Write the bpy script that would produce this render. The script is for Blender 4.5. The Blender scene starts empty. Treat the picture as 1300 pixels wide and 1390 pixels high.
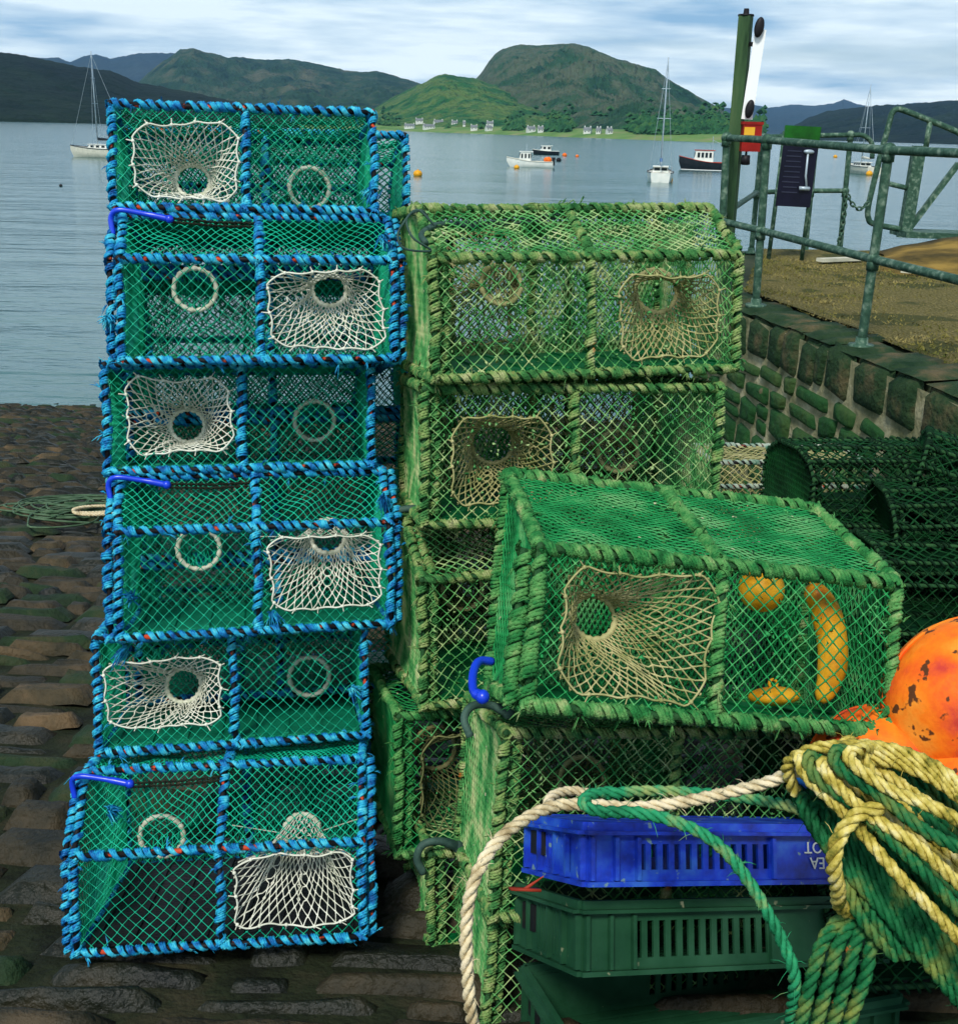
import bpy, math, random
import numpy as np
from mathutils import Matrix, Vector
random.seed(7); RNG = np.random.default_rng(7)
sc = bpy.context.scene; COL = sc.collection
PI = math.pi; TAU = 2*PI; rad = math.radians
A3 = lambda *a: np.array(a, float)

# ------------------------------------------------------------------ camera
F = 1500.0; PITCH = math.atan(475/F); ROLL = rad(1.5); CZ = 1.6
FW = A3(0, math.cos(PITCH), -math.sin(PITCH)); _u0 = np.cross(A3(1,0,0), FW)
CR = math.cos(ROLL)*A3(1,0,0) + math.sin(ROLL)*_u0
CU = -math.sin(ROLL)*A3(1,0,0) + math.cos(ROLL)*_u0
CC = A3(0, 0, CZ)
def ray(x, y): return FW + (x-650)/F*CR - (y-650)/F*CU
def at(x, y, d): return CC + ray(x, y)*d
def atz(x, y, z): r = ray(x, y); return CC + r*((z-CZ)/r[2])
def aty(x, y, Y): r = ray(x, y); return CC + r*(Y/r[1])
cam = bpy.data.objects.new('camera', bpy.data.cameras.new('camera')); COL.objects.link(cam)
cam.matrix_world = Matrix(((CR[0],CU[0],-FW[0],CC[0]),(CR[1],CU[1],-FW[1],CC[1]),(CR[2],CU[2],-FW[2],CC[2]),(0,0,0,1)))
cam.data.sensor_width = 36; cam.data.sensor_height = 36; cam.data.sensor_fit = 'VERTICAL'
cam.data.lens = 36*F/1390; cam.data.shift_y = -45/1390; cam.data.clip_end = 30000; cam.data.clip_start = .05
sc.camera = cam

# ------------------------------------------------------------------ mesh builder
class MB:
    def __init__(s): s.v = []; s.q = []; s.t = []; s.qm = []; s.tm = []; s.n = 0
    def add(s, v, q=None, t=None, m=0):
        v = np.asarray(v, float).reshape(-1, 3)
        if q is not None and len(q): q = np.asarray(q, int); s.q.append(q+s.n); s.qm.append(np.full(len(q), m))
        if t is not None and len(t): t = np.asarray(t, int); s.t.append(t+s.n); s.tm.append(np.full(len(t), m))
        s.v.append(v); s.n += len(v); return s
    def tube(s, P, r, k=4, ref=None, caps=False, closed=False, m=0):
        P = np.asarray(P, float); n = len(P)
        if n < 2: return s
        T = (np.roll(P, -1, 0)-np.roll(P, 1, 0)) if closed else np.gradient(P, axis=0)
        T /= np.linalg.norm(T, axis=1)[:, None]+1e-12
        if ref is None:
            U = np.zeros_like(P); a = A3(0, 0, 1) if abs(T[0][2]) < .9 else A3(1, 0, 0)
            u = np.cross(T[0], a)
            for i in range(n):
                u = u-T[i]*(u@T[i]); u /= np.linalg.norm(u)+1e-12; U[i] = u
        else:
            ref = np.asarray(ref, float)
            U = np.cross(T, ref); U /= np.linalg.norm(U, axis=1)[:, None]+1e-12
        V = np.cross(T, U)
        r = np.broadcast_to(np.asarray(r, float), (n,))[:, None, None]
        a = np.arange(k)*TAU/k
        ring = P[:, None]+r*(np.cos(a)[None, :, None]*U[:, None]+np.sin(a)[None, :, None]*V[:, None])
        i = np.arange(n if closed else n-1)[:, None]; j = np.arange(k)[None, :]
        i2 = (i+1) % n; j2 = (j+1) % k
        q = np.stack([i*k+j, i*k+j2, i2*k+j2, i2*k+j], -1).reshape(-1, 4)
        v = ring.reshape(-1, 3)
        if caps and not closed:
            t = []; v = np.vstack([v, P[0], P[-1]]); c0 = n*k; c1 = c0+1
            for j in range(k): t += [(c0, (j+1) % k, j), (c1, (n-1)*k+j, (n-1)*k+(j+1) % k)]
            s.add(v, q, t, m)
        else: s.add(v, q, None, m)
        return s
    def box(s, c, size, M=None, m=0, taper=1.0):
        h = np.asarray(size, float)/2
        v = np.array([(x, y, z) for z in (-1, 1) for y in (-1, 1) for x in (-1, 1)], float)
        v[4:, :2] *= taper; v = v*h
        if M is not None: v = v@np.asarray(M, float).T
        s.add(v+np.asarray(c, float), [(0, 2, 3, 1), (4, 5, 7, 6), (0, 1, 5, 4), (2, 6, 7, 3), (0, 4, 6, 2), (1, 3, 7, 5)], None, m); return s
    def bar(s, a, b, w, h, up=(0, 0, 1), m=0):
        a = np.asarray(a, float); b = np.asarray(b, float); x = b-a; L = np.linalg.norm(x); x /= L
        y = np.cross(up, x); y /= np.linalg.norm(y); z = np.cross(x, y)
        return s.box((a+b)/2, (L, w, h), np.array([x, y, z]).T, m)
    def ball(s, c, r, nu=16, nv=10, f=None, m=0, M=None):
        r = np.broadcast_to(np.asarray(r, float), (3,)); a = np.arange(nu)*TAU/nu; b = np.linspace(0, PI, nv+1)
        d = np.stack([np.outer(np.sin(b), np.cos(a)), np.outer(np.sin(b), np.sin(a)), np.outer(np.cos(b), np.ones(nu))], -1).reshape(-1, 3)
        v = d*r*(f(d)[:, None] if f else 1)
        if M is not None: v = v@np.asarray(M).T
        i = np.arange(nv)[:, None]; j = np.arange(nu)[None]; j2 = (j+1) % nu
        s.add(v+np.asarray(c, float), np.stack([i*nu+j, (i+1)*nu+j, (i+1)*nu+j2, i*nu+j2], -1).reshape(-1, 4), None, m); return s
    def grid(s, V, m=0, wrap=False):
        a, b = V.shape[:2]; i = np.arange(a-1)[:, None]; j = np.arange(b if wrap else b-1)[None]; j2 = (j+1) % b
        s.add(V.reshape(-1, 3), np.stack([i*b+j, i*b+j2, (i+1)*b+j2, (i+1)*b+j], -1).reshape(-1, 4), None, m); return s
    def prism(s, poly, a, b, m=0):           # poly: 2D (u,v) list, a,b: functions to 3D for near and far ends
        n = len(poly); v = [a(*p) for p in poly]+[b(*p) for p in poly]; c = np.mean(v[:n], 0); d = np.mean(v[n:], 0)
        q = [(i, (i+1) % n, n+(i+1) % n, n+i) for i in range(n)]
        t = [(2*n, (i+1) % n, i) for i in range(n)]+[(2*n+1, n+i, n+(i+1) % n) for i in range(n)]
        s.add(v+[c, d], q, t, m); return s
    def build(s, name, mats, parent=None, smooth=True, world=None):
        me = bpy.data.meshes.new(name)
        V = np.vstack(s.v) if s.v else np.zeros((0, 3))
        Q = np.vstack(s.q) if s.q else np.zeros((0, 4), int); T = np.vstack(s.t) if s.t else np.zeros((0, 3), int)
        me.vertices.add(len(V)); me.vertices.foreach_set('co', V.astype(np.float32).ravel())
        nl = Q.size+T.size; me.loops.add(nl)
        me.loops.foreach_set('vertex_index', np.concatenate([Q.ravel(), T.ravel()]).astype(np.int32))
        me.polygons.add(len(Q)+len(T))
        st = np.concatenate([np.arange(len(Q))*4, Q.size+np.arange(len(T))*3]).astype(np.int32)
        me.polygons.foreach_set('loop_start', st)
        mi = np.concatenate(([*s.qm] if s.qm else [])+([*s.tm] if s.tm else [])) if (s.qm or s.tm) else np.zeros(0)
        if not isinstance(mats, (list, tuple)): mats = [mats]
        for m in mats: me.materials.append(m)
        me.polygons.foreach_set('material_index', mi.astype(np.int32))
        me.polygons.foreach_set('use_smooth', np.full(len(Q)+len(T), smooth))
        me.update(calc_edges=True); me.validate()
        o = bpy.data.objects.new(name, me); COL.objects.link(o)
        if parent is not None: o.parent = parent
        return o
def tag(o, label=None, cat=None, group=None, kind=None):
    if label: o['label'] = label
    if cat: o['category'] = cat
    if group: o['group'] = group
    if kind: o['kind'] = kind
    return o
def empty(name, label, cat, group=None, loc=(0, 0, 0), M=None):
    o = bpy.data.objects.new(name, None); COL.objects.link(o); o.empty_display_size = .1
    if M is None: o.location = loc
    else: o.matrix_world = Matrix([[*M[i], loc[i]] for i in range(3)]+[[0, 0, 0, 1]])
    return tag(o, label, cat, group)
def copy_tree(o, parent=None):
    c = o.copy(); COL.objects.link(c); c.parent = parent
    for ch in list(o.children): copy_tree(ch, c)
    return c
def rotz(a): c, s = math.cos(a), math.sin(a); return np.array([[c, -s, 0], [s, c, 0], [0, 0, 1]])
def rot(yaw, lean, roll):
    c, s = math.cos(-lean), math.sin(-lean); Rx = np.array([[1, 0, 0], [0, c, -s], [0, s, c]])
    c, s = math.cos(roll), math.sin(roll); Ry = np.array([[c, 0, s], [0, 1, 0], [-s, 0, c]])
    return rotz(yaw)@Rx@Ry
def catmull(P, n=8, closed=False):
    P = [np.asarray(p, float) for p in P]
    if closed: P = [P[-1]]+P+[P[0], P[1]]
    else: P = [2*P[0]-P[1]]+P+[2*P[-1]-P[-2]]
    out = []
    for i in range(1, len(P)-2):
        a, b, c, d = P[i-1:i+3]
        for t in np.linspace(0, 1, n, endpoint=False):
            out.append(.5*((2*b)+(-a+c)*t+(2*a-5*b+4*c-d)*t*t+(-a+3*b-3*c+d)*t**3))
    if not closed: out.append(P[-2])
    return np.array(out)
def resample(P, step):
    d = np.r_[0, np.cumsum(np.linalg.norm(np.diff(P, axis=0), axis=1))]; n = max(2, int(d[-1]/step)+1); t = np.linspace(0, d[-1], n)
    return np.stack([np.interp(t, d, P[:, i]) for i in range(3)], -1), t
def rope(mb, P, R, lay=None, step=None, k=6, strands=3, m=0, phase=0, fuzz=0):
    lay = lay or R*6.2; step = step or lay/10
    Q, t = resample(np.asarray(P, float), step); n = len(Q)
    T = np.gradient(Q, axis=0); T /= np.linalg.norm(T, axis=1)[:, None]+1e-12
    U = np.zeros_like(Q); u = np.cross(T[0], A3(.3, .2, 1))
    for i in range(n): u = u-T[i]*(u@T[i]); u /= np.linalg.norm(u)+1e-12; U[i] = u
    V = np.cross(T, U)
    for s_ in range(strands):
        a = t/lay*TAU+phase+s_*TAU/strands
        X = Q+R*.56*(np.cos(a)[:, None]*U+np.sin(a)[:, None]*V)
        mb.tube(X, R*.52*(1+.06*np.sin(t*90+s_*2)+.05*np.sin(t*37+s_)), k, ref=T, m=m)
    for _ in range(int(fuzz*t[-1])):
        i = random.randrange(n); a = random.random()*TAU; d = np.cos(a)*U[i]+np.sin(a)*V[i]+T[i]*random.uniform(-1, 1)
        p = Q[i]+(np.cos(a)*U[i]+np.sin(a)*V[i])*R*.9; l = R*random.uniform(.8, 2.2)
        mb.tube([p, p+d*l*.5, p+d*l+A3(0, 0, -l*.3)], [R*.07, R*.06, R*.02], 3, m=m)
def dirgrid(c, tone=None): return c

# ------------------------------------------------------------------ materials
def mat(name, cols, scale=8, rough=.7, bump=0, bscale=None, detail=5, spec=.18, metal=0, stretch=None, fleck=None, coat=0, pos=None, bdist=.01, sheen=0):
    m = bpy.data.materials.new(name); m.use_nodes = True; nt = m.node_tree; N = nt.nodes; L = nt.links
    b = N['Principled BSDF']; b.inputs['Roughness'].default_value = rough; b.inputs['Metallic'].default_value = metal
    b.inputs['Specular IOR Level'].default_value = spec; b.inputs['Coat Weight'].default_value = coat
    tc = N.new('ShaderNodeTexCoord'); mp = N.new('ShaderNodeMapping'); L.new(tc.outputs['Object'], mp.inputs[0])
    if stretch: mp.inputs['Scale'].default_value = stretch
    if len(cols) == 1: b.inputs['Base Color'].default_value = (*cols[0], 1); cout = None
    else:
        no = N.new('ShaderNodeTexNoise'); no.inputs['Scale'].default_value = scale; no.inputs['Detail'].default_value = detail
        no.inputs['Roughness'].default_value = .6; L.new(mp.outputs[0], no.inputs['Vector'])
        cr = N.new('ShaderNodeValToRGB'); e = cr.color_ramp.elements; n = len(cols)
        ps = pos or [(.32+.36*i/(n-1)) for i in range(n)]
        e[0].position = ps[0]; e[0].color = (*cols[0], 1); e[1].position = ps[-1]; e[1].color = (*cols[-1], 1)
        for i in range(1, n-1): x = e.new(ps[i]); x.color = (*cols[i], 1)
        L.new(no.outputs[0], cr.inputs[0]); cout = cr.outputs[0]
        if fleck:
            fc, fs, th = fleck; n2 = N.new('ShaderNodeTexNoise'); n2.inputs['Scale'].default_value = fs; n2.inputs['Detail'].default_value = 3
            L.new(tc.outputs['Object'], n2.inputs['Vector'])
            r2 = N.new('ShaderNodeValToRGB'); r2.color_ramp.elements[0].position = th; r2.color_ramp.elements[1].position = th+.04
            L.new(n2.outputs[0], r2.inputs[0]); mx = N.new('ShaderNodeMixRGB'); mx.inputs[2].default_value = (*fc, 1)
            L.new(r2.outputs[0], mx.inputs[0]); L.new(cout, mx.inputs[1]); cout = mx.outputs[0]
        L.new(cout, b.inputs['Base Color'])
    if bump:
        nb = N.new('ShaderNodeTexNoise'); nb.inputs['Scale'].default_value = bscale or scale*4; nb.inputs['Detail'].default_value = 6
        L.new(mp.outputs[0], nb.inputs['Vector']); bp = N.new('ShaderNodeBump'); bp.inputs['Strength'].default_value = bump
        bp.inputs['Distance'].default_value = bdist; L.new(nb.outputs[0], bp.inputs['Height']); L.new(bp.outputs[0], b.inputs['Normal'])
    return m
M = {}
M['blue_rope'] = mat('blue_rope', [(.003,.045,.18),(.006,.16,.40),(.02,.36,.54),(.10,.56,.62)], 42, .55, .5, 260, bdist=.002)
M['bar_red'] = mat('bar_red', [(.006,.006,.008),(.012,.01,.01)], 20, .6, fleck=((.5,.06,.02), 26, .60))
M['net_teal'] = mat('net_teal', [(.0,.24,.13),(.01,.46,.27)], 12, .5)
M['net_teal_dense'] = mat('net_teal_dense', [(.0,.20,.09),(.01,.44,.22),(.02,.34,.24)], 7, .5)
M['mat_teal'] = mat('mat_teal', [(.0,.12,.06),(.005,.26,.14)], 9, .5, .6, 90, bdist=.004)
M['twine'] = mat('twine', [(.50,.52,.40),(.80,.80,.68)], 18, .6)
M['ring_white'] = mat('ring_white', [(.42,.44,.30),(.80,.80,.66)], 30, .5, .4, 120, bdist=.003)
M['hook_blue'] = mat('hook_blue', [(.005,.03,.50),(.01,.06,.68)], 12, .3, spec=.5)
M['hook_grey'] = mat('hook_grey', [(.012,.035,.03),(.06,.12,.09)], 16, .6, .3)
M['bungee'] = mat('bungee', [(.004,.005,.004),(.02,.03,.015)], 60, .7)
M['old_rope'] = mat('old_rope', [(.010,.08,.018),(.05,.19,.05),(.19,.29,.085),(.40,.42,.20)], 24, .85, 1, 260, fleck=((.45,.13,.02), 9, .70), pos=[.30,.45,.56,.70], bdist=.004)
M['old_rope_green'] = mat('old_rope_green', [(.005,.07,.015),(.02,.17,.04),(.10,.29,.08),(.34,.40,.17)], 24, .85, 1, 260, fleck=((.45,.13,.02), 9, .74), pos=[.28,.42,.58,.74], bdist=.004)
M['bar_old'] = mat('bar_old', [(.006,.045,.014),(.03,.10,.03)], 30, .8, .5)
M['net_old'] = mat('net_old', [(.012,.15,.035),(.09,.33,.09),(.42,.50,.22)], 16, .75, fleck=((.45,.45,.28), 40, .68), pos=[.34,.48,.66])
M['net_green'] = mat('net_green', [(.003,.11,.025),(.015,.27,.07),(.16,.42,.15)], 9, .6, fleck=((.5,.5,.3), 45, .70), pos=[.32,.5,.72])
M['mat_green'] = mat('mat_green', [(.0,.09,.02),(.005,.20,.06)], 7, .5, .6, 70, bdist=.004)
M['twine_old'] = mat('twine_old', [(.20,.22,.07),(.46,.42,.20)], 20, .8)
M['twine_dark'] = mat('twine_dark', [(.03,.06,.02),(.20,.20,.08)], 20, .8)
M['crate_blue'] = mat('crate_blue', [(.002,.012,.16),(.004,.035,.42),(.02,.10,.45)], 16, .45, .35, 80, fleck=((.12,.22,.26), 48, .66), spec=.5, bdist=.002)
M['crate_grey'] = mat('crate_grey', [(.004,.035,.015),(.010,.055,.024),(.02,.08,.04)], 6, .5, .3, 50, fleck=((.2,.22,.13), 30, .72), bdist=.002)
M['rope_beige'] = mat('rope_beige', [(.34,.26,.13),(.66,.56,.34),(.74,.64,.44)], 30, .75, .7, 300, bdist=.002)
M['rope_yellow'] = mat('rope_yellow', [(.07,.09,.012),(.40,.32,.05),(.60,.50,.13),(.72,.64,.30)], 38, .7, .7, 300, bdist=.002)
M['rope_green'] = mat('rope_green', [(.002,.045,.014),(.008,.13,.04),(.20,.24,.05)], 18, .7, .7, 300, fleck=((.5,.16,.04), 30, .72), pos=[.3,.5,.72], bdist=.002)
M['rope_aqua'] = mat('rope_aqua', [(.008,.14,.055),(.02,.27,.11),(.36,.38,.12)], 16, .7, .7, 300, pos=[.3,.52,.72], bdist=.002)
M['orange'] = mat('orange', [(.55,.05,.03),(.80,.12,.012),(.90,.20,.01),(.86,.30,.03)], 9, .6, .7, 40, fleck=((.10,.035,.012), 34, .62), bdist=.004)
M['yellow'] = mat('yellow', [(.40,.13,.008),(.72,.34,.012),(.84,.46,.03)], 14, .45, .2, 30)
M['galv'] = mat('galv', [(.020,.055,.034),(.045,.105,.068),(.22,.30,.22)], 22, .55, .4, 60, metal=.2, pos=[.32,.52,.72])
M['timber'] = mat('timber', [(.012,.035,.015),(.04,.09,.035),(.07,.12,.05)], 12, .8, .6, 40, stretch=(1, 1, .12))
M['white'] = mat('white', [(.72,.74,.72),(.82,.83,.80)], 3, .4)
M['white_board'] = mat('white_board', [(.80,.82,.80),(.86,.87,.85)], 3, .4)
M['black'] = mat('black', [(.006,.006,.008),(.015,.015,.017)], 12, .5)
M['red'] = mat('red', [(.20,.008,.006),(.34,.015,.01)], 10, .5)
M['label_yellow'] = mat('label_yellow', [(.70,.36,.02),(.78,.44,.04)], 8, .5)
M['sign_dark'] = mat('sign_dark', [(.003,.004,.012),(.007,.007,.022)], 6, .35)
M['sign_green'] = mat('sign_green', [(.004,.03,.004),(.01,.13,.01)], 5, .4)
M['sign_text'] = mat('sign_text', [(.02,.025,.05),(.03,.035,.06)], 5, .6)
M['letter'] = mat('letter', [(.42,.50,.50),(.55,.60,.55)], 40, .6)
M['boat_white'] = mat('boat_white', [(.62,.66,.60),(.78,.78,.70)], 1.5, .35)
M['boat_cream'] = mat('boat_cream', [(.50,.50,.40),(.66,.64,.52)], 2, .4)
M['boat_dark'] = mat('boat_dark', [(.008,.014,.018),(.02,.025,.03)], 2, .4)
M['boat_red'] = mat('boat_red', [(.30,.03,.015),(.42,.05,.02)], 2, .5)
M['boat_blue'] = mat('boat_blue', [(.01,.08,.25),(.02,.14,.36)], 2, .6)
M['glass'] = mat('glass', [(.01,.02,.025)], 2, .12)
M['mast'] = mat('mast', [(.25,.34,.40),(.45,.52,.55)], 3, .4, metal=.3)
M['house_white'] = mat('house_white', [(.58,.61,.56),(.68,.69,.63)], .3, .7)
M['slate'] = mat('slate', [(.12,.14,.14),(.20,.22,.22)], .5, .7)
M['mortar'] = mat('mortar', [(.07,.085,.035),(.22,.21,.11),(.42,.39,.24)], 5, .9, .8, 40)
M['stone'] = mat('stone', [(.005,.036,.008),(.013,.062,.014),(.04,.075,.02)], 2.4, .75, 1, 20, fleck=((.10,.09,.045), 6, .68), bdist=.02)
M['cope'] = mat('cope', [(.006,.026,.008),(.02,.045,.016),(.10,.08,.038)], 5, .85, 1, 30, bdist=.02)
M['ochre'] = mat('ochre', [(.02,.02,.006),(.12,.08,.016),(.28,.18,.035)], 2.2, .9, .5, 30)
M['plank'] = mat('plank', [(.40,.40,.30),(.60,.58,.44)], 8, .8)
M['weed_rope'] = mat('weed_rope', [(.02,.06,.025),(.10,.16,.09)], 14, .8)

# ------------------------------------------------------------------ world, sun, haze
SUN_EL, SUN_AZ = rad(52), rad(200)      # azimuth measured clockwise from +Y
w = bpy.data.worlds.new('World'); sc.world = w; w.use_nodes = True; nt = w.node_tree; N = nt.nodes; L = nt.links
bg = N['Background']; sky = N.new('ShaderNodeTexSky'); sky.sky_type = 'NISHITA'; sky.sun_disc = False
sky.sun_elevation = SUN_EL; sky.sun_rotation = SUN_AZ; sky.air_density = 1.0; sky.dust_density = .6; sky.ozone_density = 2.2
tc = N.new('ShaderNodeTexCoord')
def noise(scale, st, det=7, ro=.55, loc=(0, 0, 0)):
    mp = N.new('ShaderNodeMapping'); mp.inputs['Scale'].default_value = st; mp.inputs['Location'].default_value = loc
    L.new(tc.outputs['Generated'], mp.inputs[0]); n = N.new('ShaderNodeTexNoise'); n.inputs['Scale'].default_value = scale
    n.inputs['Detail'].default_value = det; n.inputs['Roughness'].default_value = ro; L.new(mp.outputs[0], n.inputs['Vector']); return n.outputs[0]
def ramp(src, p0, c0, p1, c1):
    r = N.new('ShaderNodeValToRGB'); e = r.color_ramp.elements; e[0].position = p0; e[1].position = p1
    e[0].color = (*c0, 1); e[1].color = (*c1, 1); L.new(src, r.inputs[0]); return r.outputs[0]
sx = N.new('ShaderNodeSeparateXYZ'); L.new(tc.outputs['Generated'], sx.inputs[0])
ml = N.new('ShaderNodeMath'); ml.operation = 'MULTIPLY_ADD'; ml.inputs[1].default_value = -.42; L.new(sx.outputs[2], ml.inputs[0]); L.new(noise(2.6, (1, 1, 7), loc=(3.1, .4, 0)), ml.inputs[2])
cov = ramp(ml.outputs[0], .25, (0, 0, 0), .44, (1, 1, 1))
cc = ramp(noise(5.5, (1, 1, 8), loc=(1.3, 2.2, .4)), .34, (3.2, 5.2, 6.9), .60, (10.6, 11.7, 11.4))
mx = N.new('ShaderNodeMixRGB'); L.new(cov, mx.inputs[0]); L.new(sky.outputs[0], mx.inputs[1]); L.new(cc, mx.inputs[2])
L.new(mx.outputs[0], bg.inputs[0]); bg.inputs[1].default_value = .1
sl = bpy.data.lights.new('sun', 'SUN'); sl.energy = 2.8; sl.angle = rad(12); sl.color = (1, .96, .88)
so = bpy.data.objects.new('sun', sl); COL.objects.link(so)
sd = Vector((math.sin(SUN_AZ)*math.cos(SUN_EL), math.cos(SUN_AZ)*math.cos(SUN_EL), math.sin(SUN_EL)))
so.rotation_euler = sd.to_track_quat('Z', 'Y').to_euler(); so.location = (0, -5, 12)
sc.view_settings.view_transform = 'Standard'; sc.view_settings.look = 'None'; sc.view_settings.gamma = 1
sc.view_settings.use_curve_mapping = False; sc.view_settings.exposure = 0.45

WZ = -3.0
def slip_z(y): return -.12-.18*(y-2)

# ------------------------------------------------------------------ netting
def net(mb, poly, o, ex, ey, cw, ch, r, seed=0, sag=.0, jit=.0022, nrm=None, k=3, shift=(0, 0), hole=None, knot=1.75):
    """diamond netting clipped to a convex polygon poly [(a,b)..] in the plane o + a*ex + b*ey"""
    rs = np.random.default_rng(seed); ph = rs.random((6, 3))*TAU; fr = rs.uniform(18, 55, (6, 2))
    P = np.asarray(poly, float); o = np.asarray(o, float); ex = np.asarray(ex, float); ey = np.asarray(ey, float)
    nv = np.cross(ex, ey) if nrm is None else np.asarray(nrm, float)
    n = len(P); E0 = P; E1 = np.roll(P, -1, 0); area = sum(E0[i][0]*E1[i][1]-E1[i][0]*E0[i][1] for i in range(n))
    sgn = 1 if area > 0 else -1
    NI = np.stack([-(E1-E0)[:, 1], (E1-E0)[:, 0]], -1)*sgn; NI /= np.linalg.norm(NI, axis=1)[:, None]+1e-12
    sh = np.asarray(shift)
    amin, bmin = P.min(0); amax, bmax = P.max(0)
    cs = [(a-sh[0])/cw+s*(b-sh[1])/ch for a in (amin, amax) for b in (bmin, bmax) for s in (1, -1)]
    for s in (1, -1):
        vals = [(a-sh[0])/cw+s*(b-sh[1])/ch for a in (amin, amax) for b in (bmin, bmax)]
        for kk in range(math.ceil(min(vals)), math.floor(max(vals))+1):
            # line: a/cw + s*b/ch = kk ; param by u = a/cw - s*b/ch
            base = np.array([kk/2*cw, s*kk/2*ch])+sh; d = np.array([cw/2, -s*ch/2])
            lo, hi = -1e9, 1e9
            for i in range(n):
                den = NI[i]@d; num = NI[i]@(base-E0[i])
                if abs(den) < 1e-9:
                    if num < 0: lo, hi = 1, 0
                    continue
                t = -num/den
                if den > 0: lo = max(lo, t)
                else: hi = min(hi, t)
            if hi-lo < .15: continue
            ints = np.arange(math.ceil(lo), math.floor(hi)+1)
            t = np.unique(np.concatenate([[lo, hi], ints, ints[:-1]+.18, ints[1:]-.18] if len(ints) > 1 else [[lo, hi], ints]))
            rr = np.where(np.abs(t-np.round(t)) < 1e-6, r*knot, r)
            rr[0] = rr[-1] = r
            q = base+t[:, None]*d
            if hole is not None:
                ins = (q[:, 0] > hole[0]) & (q[:, 0] < hole[2]) & (q[:, 1] > hole[1]) & (q[:, 1] < hole[3])
            else: ins = np.zeros(len(q), bool)
            dist = np.min((q[:, None]-E0[None])@NI.T if False else np.stack([(q-E0[i])@NI[i] for i in range(n)], 1), axis=1)
            fade = np.clip(dist/.03, 0, 1)
            w1 = sum(np.sin(q[:, 0]*fr[i, 0]+q[:, 1]*fr[i, 1]*(1 if i % 2 else -1)+ph[i, 0]) for i in range(3))/1.7
            w2 = sum(np.sin(q[:, 0]*fr[i, 0]*(1 if i % 2 else -1)+q[:, 1]*fr[i, 1]+ph[i, 1]) for i in range(3, 6))/1.7
            a = q[:, 0]+w1*jit*fade; b = q[:, 1]+w2*jit*fade
            X = o+a[:, None]*ex+b[:, None]*ey+nv*((w1*jit*1.2*fade+sag*np.clip(dist/.12, 0, 1)*(2-np.clip(dist/.12, 0, 1)))[:, None])
            if ins.any():
                run = []; 
                for i in range(len(q)):
                    if ins[i]:
                        if len(run) > 1: mb.tube(X[run], rr[run], k, ref=nv)
                        run = []
                    else: run.append(i)
                if len(run) > 1: mb.tube(X[run], rr[run], k, ref=nv)
            else: mb.tube(X, rr, k, ref=nv)

def lacing(mb, a, b, rb, rr, pitch, seed, strands=2, k=5, nseg=7, gap=0.0, wild=.12, tuft=0):
    """rope wrapped round a bar from a to b"""
    rs = np.random.default_rng(seed); a = np.asarray(a, float); b = np.asarray(b, float)
    x = b-a; Ln = np.linalg.norm(x); x = x/Ln; up = A3(0, 0, 1) if abs(x[2]) < .9 else A3(0, 1, 0)
    u = np.cross(x, up); u /= np.linalg.norm(u); v = np.cross(x, u)
    nw = max(2, int(round(Ln/pitch))); n = nw*nseg
    t = np.arange(n+1)/nseg
    jp = np.interp(t, np.arange(nw+1), rs.normal(0, wild, nw+1)); jr = np.interp(t, np.arange(0, nw+1), rs.normal(0, wild, nw+1))
    # uneven advance: most of the pitch is covered on the hidden side, so each turn reads as an oblique bead
    adv = t+.13*np.sin(TAU*t)
    bow = np.outer(np.sin(np.linspace(0, PI*rs.integers(1, 4), n+1)), u)*.0025
    for s_ in range(strands):
        off = (s_-(strands-1)/2)*rr*1.75
        ang = TAU*t+.3*s_; R = (rb+rr*.9)*(1+.35*jr)+rr*.25*(s_ % 2)
        R = np.maximum(R, rb+rr*.5)
        pos = (adv+jp*.5)/nw*Ln+off
        P = a+pos[:, None]*x+bow+(R*np.cos(ang))[:, None]*u+(R*np.sin(ang))[:, None]*v
        mb.tube(P, rr*(1+.18*np.interp(t, np.arange(nw+1), rs.normal(0, 1, nw+1))).clip(.6, 1.5), k, ref=x)
    for _ in range(int(tuft*Ln)):
        i = rs.integers(0, n); ang = rs.random()*TAU; d = math.cos(ang)*u+math.sin(ang)*v
        p = a+x*(t[i]/nw*Ln)+d*(rb+rr*1.6); q = d*rs.uniform(.006, .02)+x*rs.normal(0, .008)
        for _k in range(3):
            e = q+rs.normal(0, .004, 3); mb.tube([p, p+e*.5, p+e+A3(0, 0, -.004)], [rr*.45, rr*.4, rr*.12], 3)

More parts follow.
